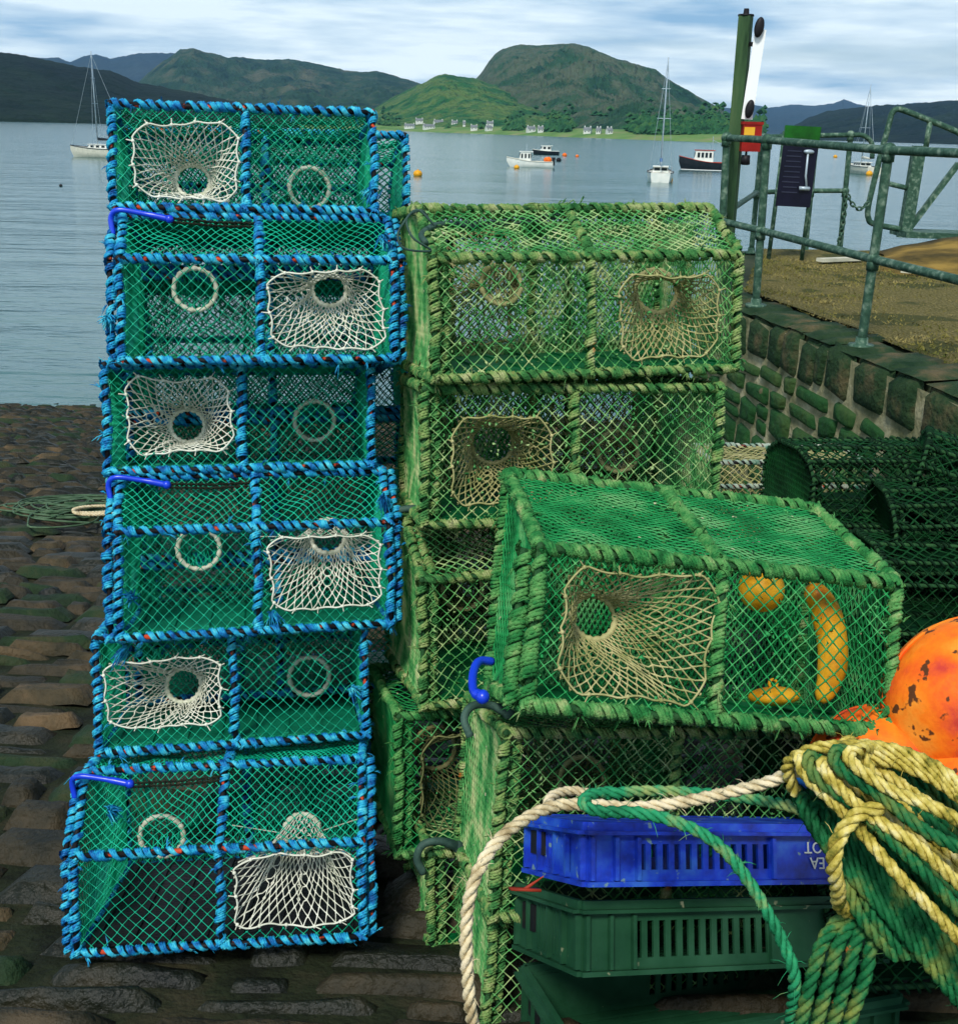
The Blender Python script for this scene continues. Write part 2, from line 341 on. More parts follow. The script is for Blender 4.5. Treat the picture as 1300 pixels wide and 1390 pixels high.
def creel(label, group, T, R, W, sec, st, funnels=(), seed=0, hook=None, tufts=(), low=False, name='lobster_creel', cat='lobster creel'):
    """T origin (front bottom left), R 3x3 rotation, sec: cross-section [(y,z)..] starting front bottom, going up the front."""
    root = empty(name, label, cat, group, T, R)
    bar = MB(); lc = MB(); rb, rr, pitch = st['rb'], st['rr'], st['pitch']; n = len(sec)
    ks = dict(strands=st.get('strands', 2), k=4 if low else 5, nseg=6 if low else 7, wild=st.get('wild', .12), tuft=0 if low else st.get('tuft', 0))
    c = 0
    for xx in (0, W/2, W):
        for i in range(n):
            p, q = sec[i], sec[(i+1) % n]; a = A3(xx, *p); b = A3(xx, *q)
            if xx == W/2 and i == n-1: continue
            bar.tube([a, b], rb, 6, caps=True)
            e = (b-a)/np.linalg.norm(b-a)*rb
            lacing(lc, a, b, rb, rr, pitch, seed*100+c, **ks); c += 1
    for i in range(n):
        p = sec[i]; a = A3(0, *p); b = A3(W, *p); bar.tube([a, b], rb, 6, caps=True)
        for x0, x1 in ((0, W/2), (W/2, W)):
            lacing(lc, A3(x0, *p), A3(x1, *p), rb, rr, pitch, seed*100+c, **ks); c += 1
        for xx in (0, W/2, W): bar.ball(A3(xx, *p), rb*1.5, 6, 4)
    for side in st.get('double', ()):
        xo = st.get('dx', -.021) if side == 0 else W+.019
        for i in range(2 if len(sec) > 4 else 1):
            a = A3(xo, sec[i][0]+.016, sec[i][1]); b = A3(xo, sec[i+1][0]+.016, sec[i+1][1]-.004)
            bar.tube([a, b], rb, 6, caps=True); lacing(lc, a, b, rb, rr, pitch*.95, seed*100+c, **ks); c += 1
    bar.build('frame', st['bar_mat'], root); lc.build('rope_lacing', st['lace_mat'], root)
    # long panels: front, slope, top, back
    r = st['nr']; cw, ch = st['cell']
    for i in range(n-1):
        p = np.array(sec[i]); q = np.array(sec[i+1]); d = q-p; Ln = np.linalg.norm(d); d = d/Ln
        ey = A3(0, *d); mb = MB()
        fine = st.get('fine', {}).get(i, 1)
        for h, (x0, x1) in enumerate(((0, W/2), (W/2, W))):
            hole = None
            for f in funnels:
                if f['panel'] == i and f['half'] == h: 
                    xa, za, xb, zb = f['rect']; hole = (xa-x0+.006, za+.006, xb-x0-.006, zb-.006)
            m_ = .008
            net(mb, [(m_, m_), (x1-x0-m_, m_), (x1-x0-m_, Ln-m_), (m_, Ln-m_)], A3(x0, *p), A3(1, 0, 0), ey,
                cw*(fine if isinstance(fine, (int, float)) else fine[0]), ch*(fine if isinstance(fine, (int, float)) else fine[1]),
                r*(1.55 if isinstance(fine, tuple) and fine[0] < .5 else 1), seed*37+i*3+h, sag=st.get('sag', 0)*(1 if i else .4), jit=st.get('jit', .0022), hole=hole, shift=(RNG.random()*cw, 0))
        if st.get('growth') and not low:
            rg_ = np.random.default_rng(seed*11+i)
            for _ in range(int(st['growth']*W*Ln)):
                u_, v_ = rg_.random(2); c_ = A3(u_*W, *p)+ey*(v_*Ln); s_ = rg_.uniform(.002, .006)
                mb.add(c_+rg_.normal(0, 1, (4, 3))*s_*.8, None, [(0, 1, 2), (0, 2, 3), (0, 3, 1), (1, 3, 2)])
        mb.build('netting_panel', st['net_mat'], root)
    # ends: dense netting
    for xx, s_ in ((0, 1), (W, -1)):
        mb = MB(); pl = [(a, b) for a, b in sec]; cen = np.mean(pl, 0); pl = [tuple(cen+(np.array(p)-cen)*.97) for p in pl]
        ec = st['end_cell']
        net(mb, pl, A3(xx, 0, 0), A3(0, 1, 0), A3(0, 0, 1), ec[0], ec[1], st['end_r'], seed*37+50+int(xx > 0), sag=s_*.012, jit=.001, knot=1.35)
        mb.build('netting_panel', st['end_mat'], root)
    # base mat with slots
    D = sec[-1][0]; mb = MB(); nb = 26 if not low else 12
    for i in range(nb):
        y0 = .012+(D-.024)*i/nb; y1 = .012+(D-.024)*(i+.86)/nb
        mb.box((W/2, (y0+y1)/2, .008), (W-.03, y1-y0, .006))
    for xx in np.linspace(.03, W-.03, 8): mb.box((xx, D/2, .0135), (.012, D-.03, .004))
    mb.build('base_mat', st['mat_mat'], root, smooth=False)
    # funnels
    for f in funnels:
        i = f['panel']; p = np.array(sec[i]); q = np.array(sec[i+1]); d = (q-p)/np.linalg.norm(q-p); ey = A3(0, *d)
        O = A3(0, *p); xa, za, xb, zb = f['rect']; C = np.asarray(f['ring'], float); Rr = f.get('rr', .05)
        _w, _h = (xb-xa)/2, (zb-za)/2; _c = min(_w, _h)*.38; _q = []
        for sx, sy, a0_ in ((1, 1, 0), (-1, 1, .5), (-1, -1, 1), (1, -1, 1.5)):
            for t_ in np.linspace(0, .5, 8): _a = (a0_+t_)*PI; _q.append(((xa+xb)/2+sx*(_w-_c)+_c*math.cos(_a), (za+zb)/2+sy*(_h-_c)+_c*math.sin(_a)))
        _q = np.array(_q); _q = np.vstack([[(_q[0]+_q[-1])/2], _q, [(_q[0]+_q[-1])/2]]); _l = np.r_[0, np.cumsum(np.linalg.norm(np.diff(_q, axis=0), axis=1))]; _l /= _l[-1]
        def perim(s):
            s = np.asarray(s) % 1; X = np.interp(s, _l, _q[:, 0]); Z = np.interp(s, _l, _q[:, 1])
            return O+X[..., None]*A3(1, 0, 0)+Z[..., None]*ey
        _rp = np.random.default_rng(seed*7+i).uniform(-1, 1, 8); _pp = perim
        def perim(s, _rp=_rp, _pp=_pp):
            s = np.asarray(s); P_ = _pp(s); a_ = s*TAU
            return P_+((_rp[0]*np.sin(a_*2+_rp[1]*3)+_rp[2]*np.sin(a_*3+_rp[3]*3))*.0055)[..., None]*A3(1, 0, 0)+((_rp[4]*np.sin(a_*2+_rp[5]*3)+_rp[6]*np.sin(a_*5+_rp[7]*3))*.005)[..., None]*ey
        e2 = A3(0, f.get('tilt', .25), 1); e2 /= np.linalg.norm(e2)
        def ringp(s): a = np.asarray(s)*TAU; return C+Rr*(np.cos(a)[..., None]*A3(1, 0, 0)+np.sin(a)[..., None]*e2)
        Ns = int(f.get('ns', 22)*1.35); Nt = int(f.get('nt', 6)*1.3); mb = MB(); rs = np.random.default_rng(seed+99)
        jt = rs.normal(0, .003, (Ns*4, 3))
        def surf(s, t):
            t = np.asarray(t); A = perim(s); B = ringp(s); e = t**.85
            P = A*(1-e)[..., None]+B*e[..., None]
            bul = np.sin(t*PI)*.20; cen = (O+A3((xa+xb)/2, 0, 0)+ey*(za+zb)/2)*(1-e)[..., None]+C*e[..., None]
            P = P+(cen-P)*bul[..., None]*.8
            P[..., 2] -= np.sin(t*PI)*.006
            return P
        for s_ in (1, -1):
            for kk in range(Ns):
                t = np.linspace(0, 1, Nt*3+1); s = kk/Ns+s_*t*Nt/Ns/2*1.0
                P = surf(s, t); idx = (np.round((s*Ns)).astype(int)) % (Ns*4)
                P = P+jt[idx]*(np.sin(t*PI)[:, None]); r_ = np.where(np.abs(t*Nt-np.round(t*Nt)) < 1e-6, 1.6, 1.0)*f.get('r', .0013)
                mb.tube(P, r_, 3)
        # pulled border cord with tie points
        s = np.linspace(0, 1, 97)[:-1]; B = perim(s); ctr = B.mean(0); w_ = np.abs(np.sin(s*PI*14))
        B = B+(ctr-B)*(.05*w_)[:, None]+A3(0, -.003, 0)*(1 if i == 0 else 0)
        mb.tube(B, .0022, 4, closed=True)
        for kk in range(0, 96, 7):
            dd = B[kk]-ctr; dd /= np.linalg.norm(dd); mb.ball(B[kk], .0045, 6, 4)
            mb.tube([B[kk], B[kk]+dd*.012+rs.normal(0, .003, 3)], .0016, 3)
        fn = mb.build('entrance_funnel', st[f.get('mat', 'fun_mat')], root)
        a = np.linspace(0, TAU, 73)[:-1]; P = C+Rr*(np.cos(a)[:, None]*A3(1, 0, 0)+np.sin(a)[:, None]*e2)
        rg = MB(); rg.tube(P, .0058*(1+.22*np.sin(a*17)*1+.1*np.sin(a*29+1)), 7, closed=True)
        rg.build('entrance_ring', st['ring_mat'] if 'mat' not in f else st.get('ring_mat2', st['ring_mat']), fn)
        # stay twines from the ring
        for s0, e in f.get('stays', ()):
            stw = MB(); stw.tube([C+Rr*A3(math.cos(s0), 0, math.sin(s0)), np.asarray(e, float)], .0016, 3); stw.build('stay_twine', st['fun_mat'], fn)
    if hook:
        hk = MB(); pts = [np.asarray(p, float) for p in hook['path']]; P = catmull(pts, 6)
        rr_ = np.full(len(P), hook.get('r', .0065)); rr_[-5:] *= 1.25
        hk.tube(P, rr_, 8, caps=True); hk.ball(P[-1], hook.get('r', .0065)*1.6, 8, 6)
        hk.build('hook', st['hook_mat'] if 'mat' not in hook else hook['mat'], root)
        if 'bungee' in hook:
            bg_ = MB(); a, b = [np.asarray(p, float) for p in hook['bungee']]
            for dz in (-.004, .004): rope(bg_, np.array([a+A3(0, 0, dz), (a+b)/2+A3(0, 0, dz-.003), b+A3(0, 0, dz)]), .0036, k=4, strands=2)
            bg_.build('bungee_cord', M['bungee'] if 'bmat' not in hook else hook['bmat'], root)
    if tufts:
        for p in tufts:
            p = np.asarray(p, float); tf = MB(); rs = np.random.default_rng(int(abs(p[0])*1000+p[2]*77)); bd = rs.normal(0, .011, 3)+A3(0, -.010, -.018)
            for _ in range(46):
                d = bd*rs.uniform(.6, 1.4)+rs.normal(0, .0045, 3); o_ = rs.normal(0, .0035, 3); tf.tube([p+o_, p+o_*1.6+d*.5, p+o_*2.2+d+rs.normal(0, .003, 3)+A3(0, 0, -.004)], [.0022, .0018, .0008], 3)
            tf.build('rope_tuft', st['tuft_mat'], root)
    return root

BLUE = dict(rb=.0060, rr=.0032, pitch=.0225, strands=3, wild=.42, nr=.00115, cell=(.027, .027), sag=-.006, jit=.0038, end_cell=(.0115, .032), end_r=.0015,
            bar_mat=M['bar_red'], lace_mat=M['blue_rope'], net_mat=M['net_teal'], end_mat=M['net_teal_dense'], mat_mat=M['mat_teal'],
            fun_mat=M['twine'], ring_mat=M['ring_white'], hook_mat=M['hook_blue'], tuft_mat=M['blue_rope'], tuft=14, back_mat=M['net_teal'])
BLUE['green_fun'] = M['net_teal']; BLUE['ring_mat2'] = M['ring_white']
OLD = dict(double=(0,), dx=.026, rb=.0060, rr=.0036, pitch=.0215, strands=3, nr=.0017, cell=(.030, .030), sag=-.006, jit=.003, end_cell=(.0145, .034), end_r=.0019, wild=.42,
           bar_mat=M['bar_old'], lace_mat=M['old_rope'], net_mat=M['net_old'], end_mat=M['net_old'], mat_mat=M['mat_green'],
           fun_mat=M['twine_old'], ring_mat=M['twine_old'], hook_mat=M['hook_grey'], tuft_mat=M['old_rope'], tuft=34, growth=2600, green_fun=M['net_old'], dark_fun=M['twine_dark'])
GREEN = dict(OLD, growth=900, lace_mat=M['old_rope_green'], net_mat=M['net_green'], end_mat=M['net_green'])

def locray(T, R, px, py, y):
    """point of a creel's own frame, at its own depth y, behind a pixel of the photograph"""
    o = R.T@(CC-T); d = R.T@ray(px, py); return o+d*((y-o[1])/d[1])
def frect(T, R, x0, y0, x1, y1):
    a = locray(T, R, x0, y1, 0); b = locray(T, R, x1, y0, 0); return (a[0], max(a[2], .012), b[0], b[2])

# ------------------------------------------------------------------ left stack of blue laced creels
BY, BL_, BRo = rad(10.07), rad(15.3), rad(-.1)
def bs(T, W, H, dyaw, kind, h1=None, s=None, D=None):
    R = rot(BY, BL_, BRo)@rotz(rad(dyaw)); T = A3(*T)
    if kind == 'B': sec = [(0, 0), (0, h1), (s, H), (D, H), (D, 0)]
    else: sec = [(0, 0), (0, H), (.27, H), (D, H*.62), (D, 0)]
    return T, R, W, sec
def hookB(W, h1, s, H):
    return dict(path=[(-.018, s*.75, H-.05), (-.022, s*.72, H-.012), (-.004, s*.62, H+.004), (.05, s*.6, H-.004), (.105, s*.56, H-.016)], bungee=((.108, s*.55, H-.018), (W/2, s*.8, H-.022)), r=.0062)
g = 'blue laced creels in the left stack'
specs = [
 ('B', (-.820,1.912,-.077), .602, .350, -4.9, .207, .124, 'bottom creel of the left stack, blue-laced, blue hook on its sloping front',
   (220,1135), (410,1130), (318,1155,486,1262), [(150,1100)]),
 ('A', (-.832,2.167,.246), .596, .258, .4, 0, 0, 'blue-laced creel second from the bottom of the left stack, blue showing through its funnel',
   (420,918), (250,930), (145,890,300,992), [(478,935), (172,880)]),
 ('B', (-.775,2.195,.517), .596, .347, 1.8, .233, .1, 'blue-laced creel third from the bottom of the left stack, with sloping top',
   (270,745), (445,728), (366,724,516,830), [(180,812), (370,832), (520,675)]),
 ('A', (-.835,2.373,.842), .595, .240, 1.5, 0, 0, 'blue-laced creel third from the top of the left stack, ragged white funnel',
   (427,571), (255,578), (172,512,312,615), []),
 ('B', (-.780,2.357,1.100), .595, .334, 1.2, .221, .105, 'blue-laced creel second from the top of the left stack, with blue hook',
   (265,393), (447,393), (366,368,518,474), [(148,432), (520,322)]),
 ('A', (-.834,2.540,1.413), .586, .228, 1.6, 0, 0, 'topmost blue-laced creel of the left stack, open against the loch',
   (420,255), (262,246), (184,170,324,270), [(503,258)]),
]
Ts = []
for n_, (kd, T, W, H, dy, h1, s, lab, rb_, rf_, rc, tf) in enumerate(specs):
    D = .47 if kd == 'B' else .42
    T, R, W, sec = bs(T, W, H, dy, kd, h1, s, D); Ts.append((T, R, W, H))
    fh = 1 if kd == 'B' else 0
    fr_ = frect(T, R, *rc); hmax = (h1 if kd == 'B' else H)-.012
    fr_ = (max(fr_[0], fh*W/2+.018), max(fr_[1], .016), min(fr_[2], (fh+1)*W/2-.018), min(fr_[3], hmax))
    ring_f = locray(T, R, *rf_, .13); ring_b = locray(T, R, *rb_, .2)
    pb = len(sec)-2; hb = math.dist(sec[pb], sec[pb+1])
    fb = (.05 if fh else W/2+.04, .03, W/2-.04 if fh else W-.05, hb-.02)
    # the back panel runs downward, so its rect is measured from its top
    funs = [dict(panel=0, half=fh, rect=fr_, ring=ring_f, rr=.040, ns=26, nt=9, r=.0014, tilt=.2,
                 stays=[(0, (W*(.98 if fh else .5), .2, ring_f[2])), (PI, (W*(.5 if fh else .02), .2, ring_f[2]))]),
            dict(panel=pb, half=1-fh, rect=fb, ring=ring_b, rr=.049, ns=24, nt=8, r=.0012, mat='green_fun', tilt=-.1)]
    fine = {1: .8 if kd == 'B' else (.42, .9), 2: (.42, .9) if kd == 'B' else (.42, .9), 3: (.36, .9)}
    st = dict(BLUE, fine=fine)
    if kd == 'B': st['double'] = (0, 1)
    if n_ == 0: st['mat_mat'] = M['black']  # lowest creel's floor mat blackened to stand for the shade inside it
    creel(lab, g, T, R, W, sec, st, funs, seed=n_+1, hook=hookB(W, h1, s, H) if kd == 'B' else None, tufts=[locray(T, R, *p, .0) for p in tf])
# second row of the same stack, standing behind it
R = rot(BY, BL_, BRo); Hb = .36
proto = None
top = at(549, 184, 2.83); upv = R[:, 2]
labs = ['blue-laced creel standing behind the topmost creel of the left stack', 'blue-laced creel behind the second creel from the top of the left stack',
        'blue-laced creel behind the middle of the left stack', 'blue-laced creel hidden behind the lower half of the left stack']
for i in range(4):
    Wb = .70; T = top-R@A3(Wb, 0, .34)-upv*(Hb*i)
    if proto is None:
        sec = [(0, 0), (0, .34), (.30, .34), (.43, .22), (.43, 0)]
        proto = creel(labs[0], 'blue laced creels behind the left stack', T, R, Wb, sec, dict(BLUE, nr=.0016, cell=(.022, .022)), (), seed=30, low=True)
    else:
        c = copy_tree(proto); c.location = Vector(T); c['label'] = labs[i]

# ------------------------------------------------------------------ right pile of old green creels
def sc_(T, f): return CC+(A3(*T)-CC)*f
g = 'old green creels in the right pile'
# top
T = A3(-.096,2.276,1.096); R = rot(rad(13.5), rad(7), rad(-.7)); W = .683
sec = [(0, 0), (0, .249), (.16, .357), (.46, .357), (.46, 0)]
f1 = locray(T, R, 890, 395, .14); b1 = locray(T, R, 680, 386, .22)
hk = dict(path=[locray(T, R, 578, 330, .02), locray(T, R, 572, 318, .06), locray(T, R, 590, 306, .10), locray(T, R, 615, 304, .13), locray(T, R, 642, 306, .13)], r=.0065,
          bungee=(locray(T, R, 640, 305, .13), locray(T, R, 772, 292, .15)), bmat=M['hook_grey'])
t1 = creel('old green creel on top of the right pile with khaki ropes and a dark hook', g, T, R, W, sec, dict(OLD, fine={1: (.75, .7), 2: (.6, .8), 3: (.42, .9)}),
      [dict(panel=0, half=1, rect=frect(T, R, 840, 372, 975, 488), ring=f1, rr=.05, ns=26, nt=9, r=.0018),
       dict(panel=3, half=0, rect=(.06, .04, W/2-.05, .32), ring=b1, rr=.047, ns=24, nt=8, r=.0016)], seed=11, hook=hk)
lp = MB(); lp.tube(catmull([locray(T, R, x, y, d) for x, y, d in [(590,306,.05),(566,285,.05),(546,305,.0),(540,322,-.02),(550,338,-.02),(585,340,.0),(560,322,-.01),(552,296,.02),(572,286,.06),(584,300,.08)]], 6), .0026, 5)
lp.build('loose_cord', M['hook_grey'], t1)
# second
T = A3(-.116,2.262,.775); R = rot(rad(10.3), rad(9), rad(.5)); W = .666
sec = [(0, 0), (0, .295), (.42, .295), (.42, 0)]
creel('old green creel directly under the topmost one of the right pile', g, T, R, W, sec, dict(OLD, fine={1: (.5, .9), 2: (.42, .9)}),
      [dict(panel=0, half=0, rect=frect(T, R, 612, 565, 750, 688), ring=locray(T, R, 668, 600, .17), rr=.05, ns=28, nt=10, r=.0018),
       dict(panel=2, half=1, rect=(W/2+.05, .03, W-.05, .27), ring=locray(T, R, 838, 612, .2), rr=.05, ns=24, nt=8, r=.0016)], seed=12)
R = rot(rad(12), rad(8), 0); bk = None; tb_ = A3(-.10, 2.79, 1.06)
for i, lab in enumerate(['old green creel standing behind the topmost one of the right pile', 'old green creel behind the second one of the right pile', 'old green creel behind the middle of the right pile', 'old green creel hidden low behind the right pile']):
    T = tb_-R[:, 2]*.335*i
    if bk is None: bk = creel(lab, 'old green creels behind the right pile', T, R, .66, [(0, 0), (0, .31), (.40, .31), (.40, 0)], dict(OLD, cell=(.024, .026), nr=.0019, growth=0), (), seed=46, low=True)
    else: c = copy_tree(bk); c.location = Vector(T); c['label'] = lab
# third: left middle
T = sc_((-.102,2.062,.443), 1.07); R = rot(rad(15.3), rad(9.9), rad(.3)); W = .68
sec = [(0, 0), (0, .29), (.15, .395), (.44, .395), (.44, 0)]
hk = dict(path=[locray(T, R, 524, 735, .16), locray(T, R, 523, 712, .17), locray(T, R, 534, 696, .16), locray(T, R, 560, 690, .15), locray(T, R, 610, 692, .14)], r=.0085,
          bungee=(locray(T, R, 605, 697, .14), locray(T, R, 665, 693, .14)), bmat=M['hook_grey'])
creel('old green creel in the middle of the right pile closed with a big grey hook', g, T, R, W, sec, dict(OLD, fine={1: (.8, .75), 3: (.42, .9)}),
      [dict(panel=3, half=0, rect=(.06, .05, W/2-.05, .33), ring=locray(T, R, 628, 800, .25), rr=.05, ns=22, nt=7, r=.0016, mat='dark_fun')], seed=13, hook=hk)
# fourth: lower left with a flat end
T = sc_((-.155,2.065,.075), 1.05); R = rot(rad(14.7), rad(10), rad(1.7)); W = .68
sec = [(0, 0), (0, .33), (.38, .33), (.38, 0)]
creel('old dark green creel low in the right pile with an orange-flecked bare end', g, T, R, W, sec, dict(GREEN, end_cell=(.008, .03)),
      [dict(panel=0, half=0, rect=(.05, .05, W/2-.03, .28), ring=locray(T, R, 590, 1015, .16), rr=.05, ns=22, nt=8, r=.0016, mat='dark_fun')], seed=14)
# fifth: on the ground below it
T = A3(-.077,2.05,-.165); R = rot(rad(14), rad(9.2), 0); W = .66
sec = [(0, 0), (0, .23), (.30, .23), (.30, 0)]
hk = dict(path=[locray(T, R, 575, 1185, -.02), locray(T, R, 566, 1165, -.02), locray(T, R, 575, 1146, -.02), locray(T, R, 600, 1142, -.02), locray(T, R, 622, 1150, -.01)], r=.009)
creel('old green creel on the ground under the right pile, with dark hook', g, T, R, W, sec, OLD, (), seed=15, hook=hk, low=True)
# sixth: under the tilted one, behind the blue crate
T = sc_((.047,1.675,.235), 1.07); R = rot(rad(12.4), rad(13), rad(5)); W = .71
sec = [(0, 0), (0, .365), (.36, .34), (.36, 0)]
hk = dict(path=[locray(T, R, 638, 1000, -.01), locray(T, R, 630, 975, .0), locray(T, R, 642, 958, .02), locray(T, R, 668, 958, .03), locray(T, R, 690, 968, .03)], r=.008)
creel('old green creel under the big tilted one, behind the blue crate', g, T, R, W, sec, OLD,
      [dict(panel=2, half=0, rect=(.05, .04, W/2-.05, .27), ring=locray(T, R, 790, 1060, .2), rr=.05, ns=22, nt=8, r=.0016, mat='dark_fun')], seed=16, hook=hk)
# a lower one that carries it
T2 = T-R@A3(-.01, -.04, .30); 
creel('old green creel at the bottom of the right pile behind the crates', g, T2, R, .66, [(0, 0), (0, .27), (.36, .27), (.36, 0)], OLD, (), seed=17, low=True)
# seventh: the big tilted one
T = A3(.093,1.710,.649); R = rot(rad(10.9), rad(22.8), rad(8.0)); W = .685; GT, GR = T, R
sec = [(0, 0), (0, .275), (.352, .439), (.352, 0)]
hk = dict(path=[locray(T, R, 668, 898, .22), locray(T, R, 650, 898, .20), locray(T, R, 642, 915, .16), locray(T, R, 643, 938, .12), locray(T, R, 655, 946, .1)], r=.0085, mat=M['hook_blue'])
big = creel('big tilted bright green creel holding yellow floats, front of right pile', g, T, R, W, sec, dict(GREEN, rr=.0044, rb=.0075, pitch=.0245, dx=-.026, jit=.0018, fine={1: (1.0, .58), 2: (.45, .8)}, cell=(.028, .028), nr=.0016, sag=-.003),
      [dict(panel=0, half=0, rect=(.05, .025, W/2-.01, .25), ring=locray(T, R, 805, 838, .13), rr=.042, ns=30, nt=10, r=.0016)], seed=18, hook=hk)
# yellow floats inside it
for (x, y, d, rx, rz, tl, lab) in [(1033, 800, .16, .045, .045, 20, 'round yellow float inside the tilted creel, just right of its middle bar'),
                               (1118, 868, .10, .030, .105, -14, 'long yellow float standing inside the right half of the tilted creel'),
                               (1050, 945, .12, .05, .018, -8, 'small yellow float lying low inside the tilted creel')]:
    c = T+R@locray(T, R, x, y, d); a = rad(tl); fm = MB()
    Mx = R@np.array([[math.cos(a), 0, math.sin(a)], [0, 1, 0], [-math.sin(a), 0, math.cos(a)]])
    fl = empty('net_float', lab, 'float', 'yellow floats inside the tilted creel', c, Mx)
    (fm.ball((0, 0, 0), (rx, min(rx, .045), rz), 20, 14) if rz < .08 else fm.tube(catmull([(-.012, 0, .105), (.008, 0, .07), (.016, 0, .02), (.012, 0, -.035), (-.004, 0, -.08), (-.03, 0, -.115)], 5), np.interp(np.linspace(0, 1, 26), [0, .06, .3, .7, .94, 1], [.010, .022, .030, .028, .018, .008]), 14, caps=True)); fm.build('float_body', M['yellow'], fl)
    ey_ = MB(); aa = np.linspace(0, TAU, 13)[:-1]; ey_.tube(A3(0, 0, rz+.006)+.008*np.stack([np.cos(aa), 0*aa, np.sin(aa)], -1), .003, 5, closed=True); ey_.build('rope_eye', M['yellow'], fl)

# ------------------------------------------------------------------ creels in the background by the wall
g = 'dark creels heaped below the quay wall'
p8 = None
DARK = dict(GREEN, net_mat=mat('net_dark', [(.0, .02, .004), (.003, .06, .012)], 9, .7), lace_mat=mat('lace_dark', [(.0, .010, .003), (.003, .035, .010)], 9, .8), strands=1, nr=.0026, cell=(.04, .04), end_cell=(.014, .04), end_r=.004)  # nets, lacing and mats coloured near-black to stand for shadow on the heap
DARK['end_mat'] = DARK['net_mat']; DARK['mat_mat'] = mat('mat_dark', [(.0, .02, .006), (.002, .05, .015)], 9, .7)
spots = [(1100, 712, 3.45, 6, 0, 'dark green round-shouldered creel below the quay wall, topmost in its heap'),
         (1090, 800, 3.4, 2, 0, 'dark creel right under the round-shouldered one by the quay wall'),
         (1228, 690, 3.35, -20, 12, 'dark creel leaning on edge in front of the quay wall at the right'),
         (1215, 780, 3.2, -8, -6, 'dark creel under the leaning one at the right, its netting coloured dark for shade'),
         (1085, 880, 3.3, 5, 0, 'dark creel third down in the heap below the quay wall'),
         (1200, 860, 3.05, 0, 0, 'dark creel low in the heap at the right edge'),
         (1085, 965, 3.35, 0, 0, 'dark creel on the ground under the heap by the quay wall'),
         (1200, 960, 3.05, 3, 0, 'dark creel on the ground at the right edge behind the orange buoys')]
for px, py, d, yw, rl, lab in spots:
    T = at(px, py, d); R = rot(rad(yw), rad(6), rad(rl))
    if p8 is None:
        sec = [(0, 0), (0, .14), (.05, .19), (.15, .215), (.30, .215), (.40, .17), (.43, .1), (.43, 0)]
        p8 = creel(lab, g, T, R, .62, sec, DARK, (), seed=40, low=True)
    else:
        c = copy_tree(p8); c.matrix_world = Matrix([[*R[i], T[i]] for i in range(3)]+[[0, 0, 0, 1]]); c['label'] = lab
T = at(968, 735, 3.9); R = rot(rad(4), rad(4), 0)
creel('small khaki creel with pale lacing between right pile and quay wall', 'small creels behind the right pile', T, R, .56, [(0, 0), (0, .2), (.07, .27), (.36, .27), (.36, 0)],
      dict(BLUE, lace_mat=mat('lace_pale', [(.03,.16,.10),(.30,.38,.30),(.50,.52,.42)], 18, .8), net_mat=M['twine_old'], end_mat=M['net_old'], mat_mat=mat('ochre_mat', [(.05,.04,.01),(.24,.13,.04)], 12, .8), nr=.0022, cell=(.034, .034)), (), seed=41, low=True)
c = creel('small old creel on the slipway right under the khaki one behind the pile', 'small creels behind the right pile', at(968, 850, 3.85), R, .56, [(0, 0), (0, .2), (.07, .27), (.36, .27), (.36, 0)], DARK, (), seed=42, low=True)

# ------------------------------------------------------------------ crates
def crate(label, group, T, R, W, D, H, mt, slots=True, inverted=False, text=False):
    root = empty('fish_crate', label, 'crate', group, T, R)
    wl = MB(); t = .006
    # long sides with slots, between posts
    def side(o, ex, L_, out):
        ex = A3(*ex); out = A3(*out); o = A3(*o)
        M3 = np.array([ex, -out, A3(0, 0, 1)]).T
        def blk(x0, x1, z0, z1, th=t, off=0): wl.box(o+ex*(x0+x1)/2+A3(0, 0, (z0+z1)/2)+out*off, (x1-x0, th, z1-z0), M3)
        a, b = L_*.15, L_*.60
        if L_ < .45: blk(.002, L_-.002, .008, H-.02)
        else:
            blk(.002, a, .008, H-.02); blk(b, L_-.002, .008, H-.02); blk(a, b, .008, .028); blk(a, b, H-.036, H-.02)
            n = 12; w_ = (b-a)/n
            for i in range(n+1):
                blk(max(a, a+i*w_-w_*.24), min(b, a+i*w_+w_*.24), .028, H-.036)
        for x in ([.004, .05, a, b, L_*.83, L_-.05, L_-.004] if L_ > .45 else [.004, .06, L_*.55, L_-.06, L_-.004]):
            blk(max(.0, x-.0035), min(L_, x+.0035), .012, H-.024, .011, .008)
        if L_ < .45:
            for x in np.linspace(L_*.35, L_*.75, 9): blk(x-.001, x+.001, .02, H-.03, .003, .004)
        # rims
        blk(-.012, L_+.012, H-.020, H-.014, .026, .012); blk(-.006, L_+.006, H-.014, H, .012, .007); blk(-.006, L_+.006, .002, .010, .016, .006)
    side((0, 0, 0), (1, 0, 0), W, (0, -1, 0)); side((W, D, 0), (-1, 0, 0), W, (0, 1, 0))
    side((0, D, 0), (0, -1, 0), D, (-1, 0, 0)); side((W, 0, 0), (0, 1, 0), D, (1, 0, 0))
    wl.build('crate_wall', mt, root, smooth=False)
    z = H-.004 if inverted else .006
    bt = MB()
    for i in range(10): bt.box((W/2, D*(i+.5)/10, z), (W-.02, D/10*.7, .005))
    for i in range(6): bt.box((W*(i+.5)/6, D/2, z-.005), (.02, D-.02, .004))
    bt.build('crate_base', mt, root, smooth=False)
    hd = MB(); hd.box((-.0045, D*.80, H*.55), (.006, .055, H*.38)); hd.build('handle_hole', M['black'], root, smooth=False)
    return root
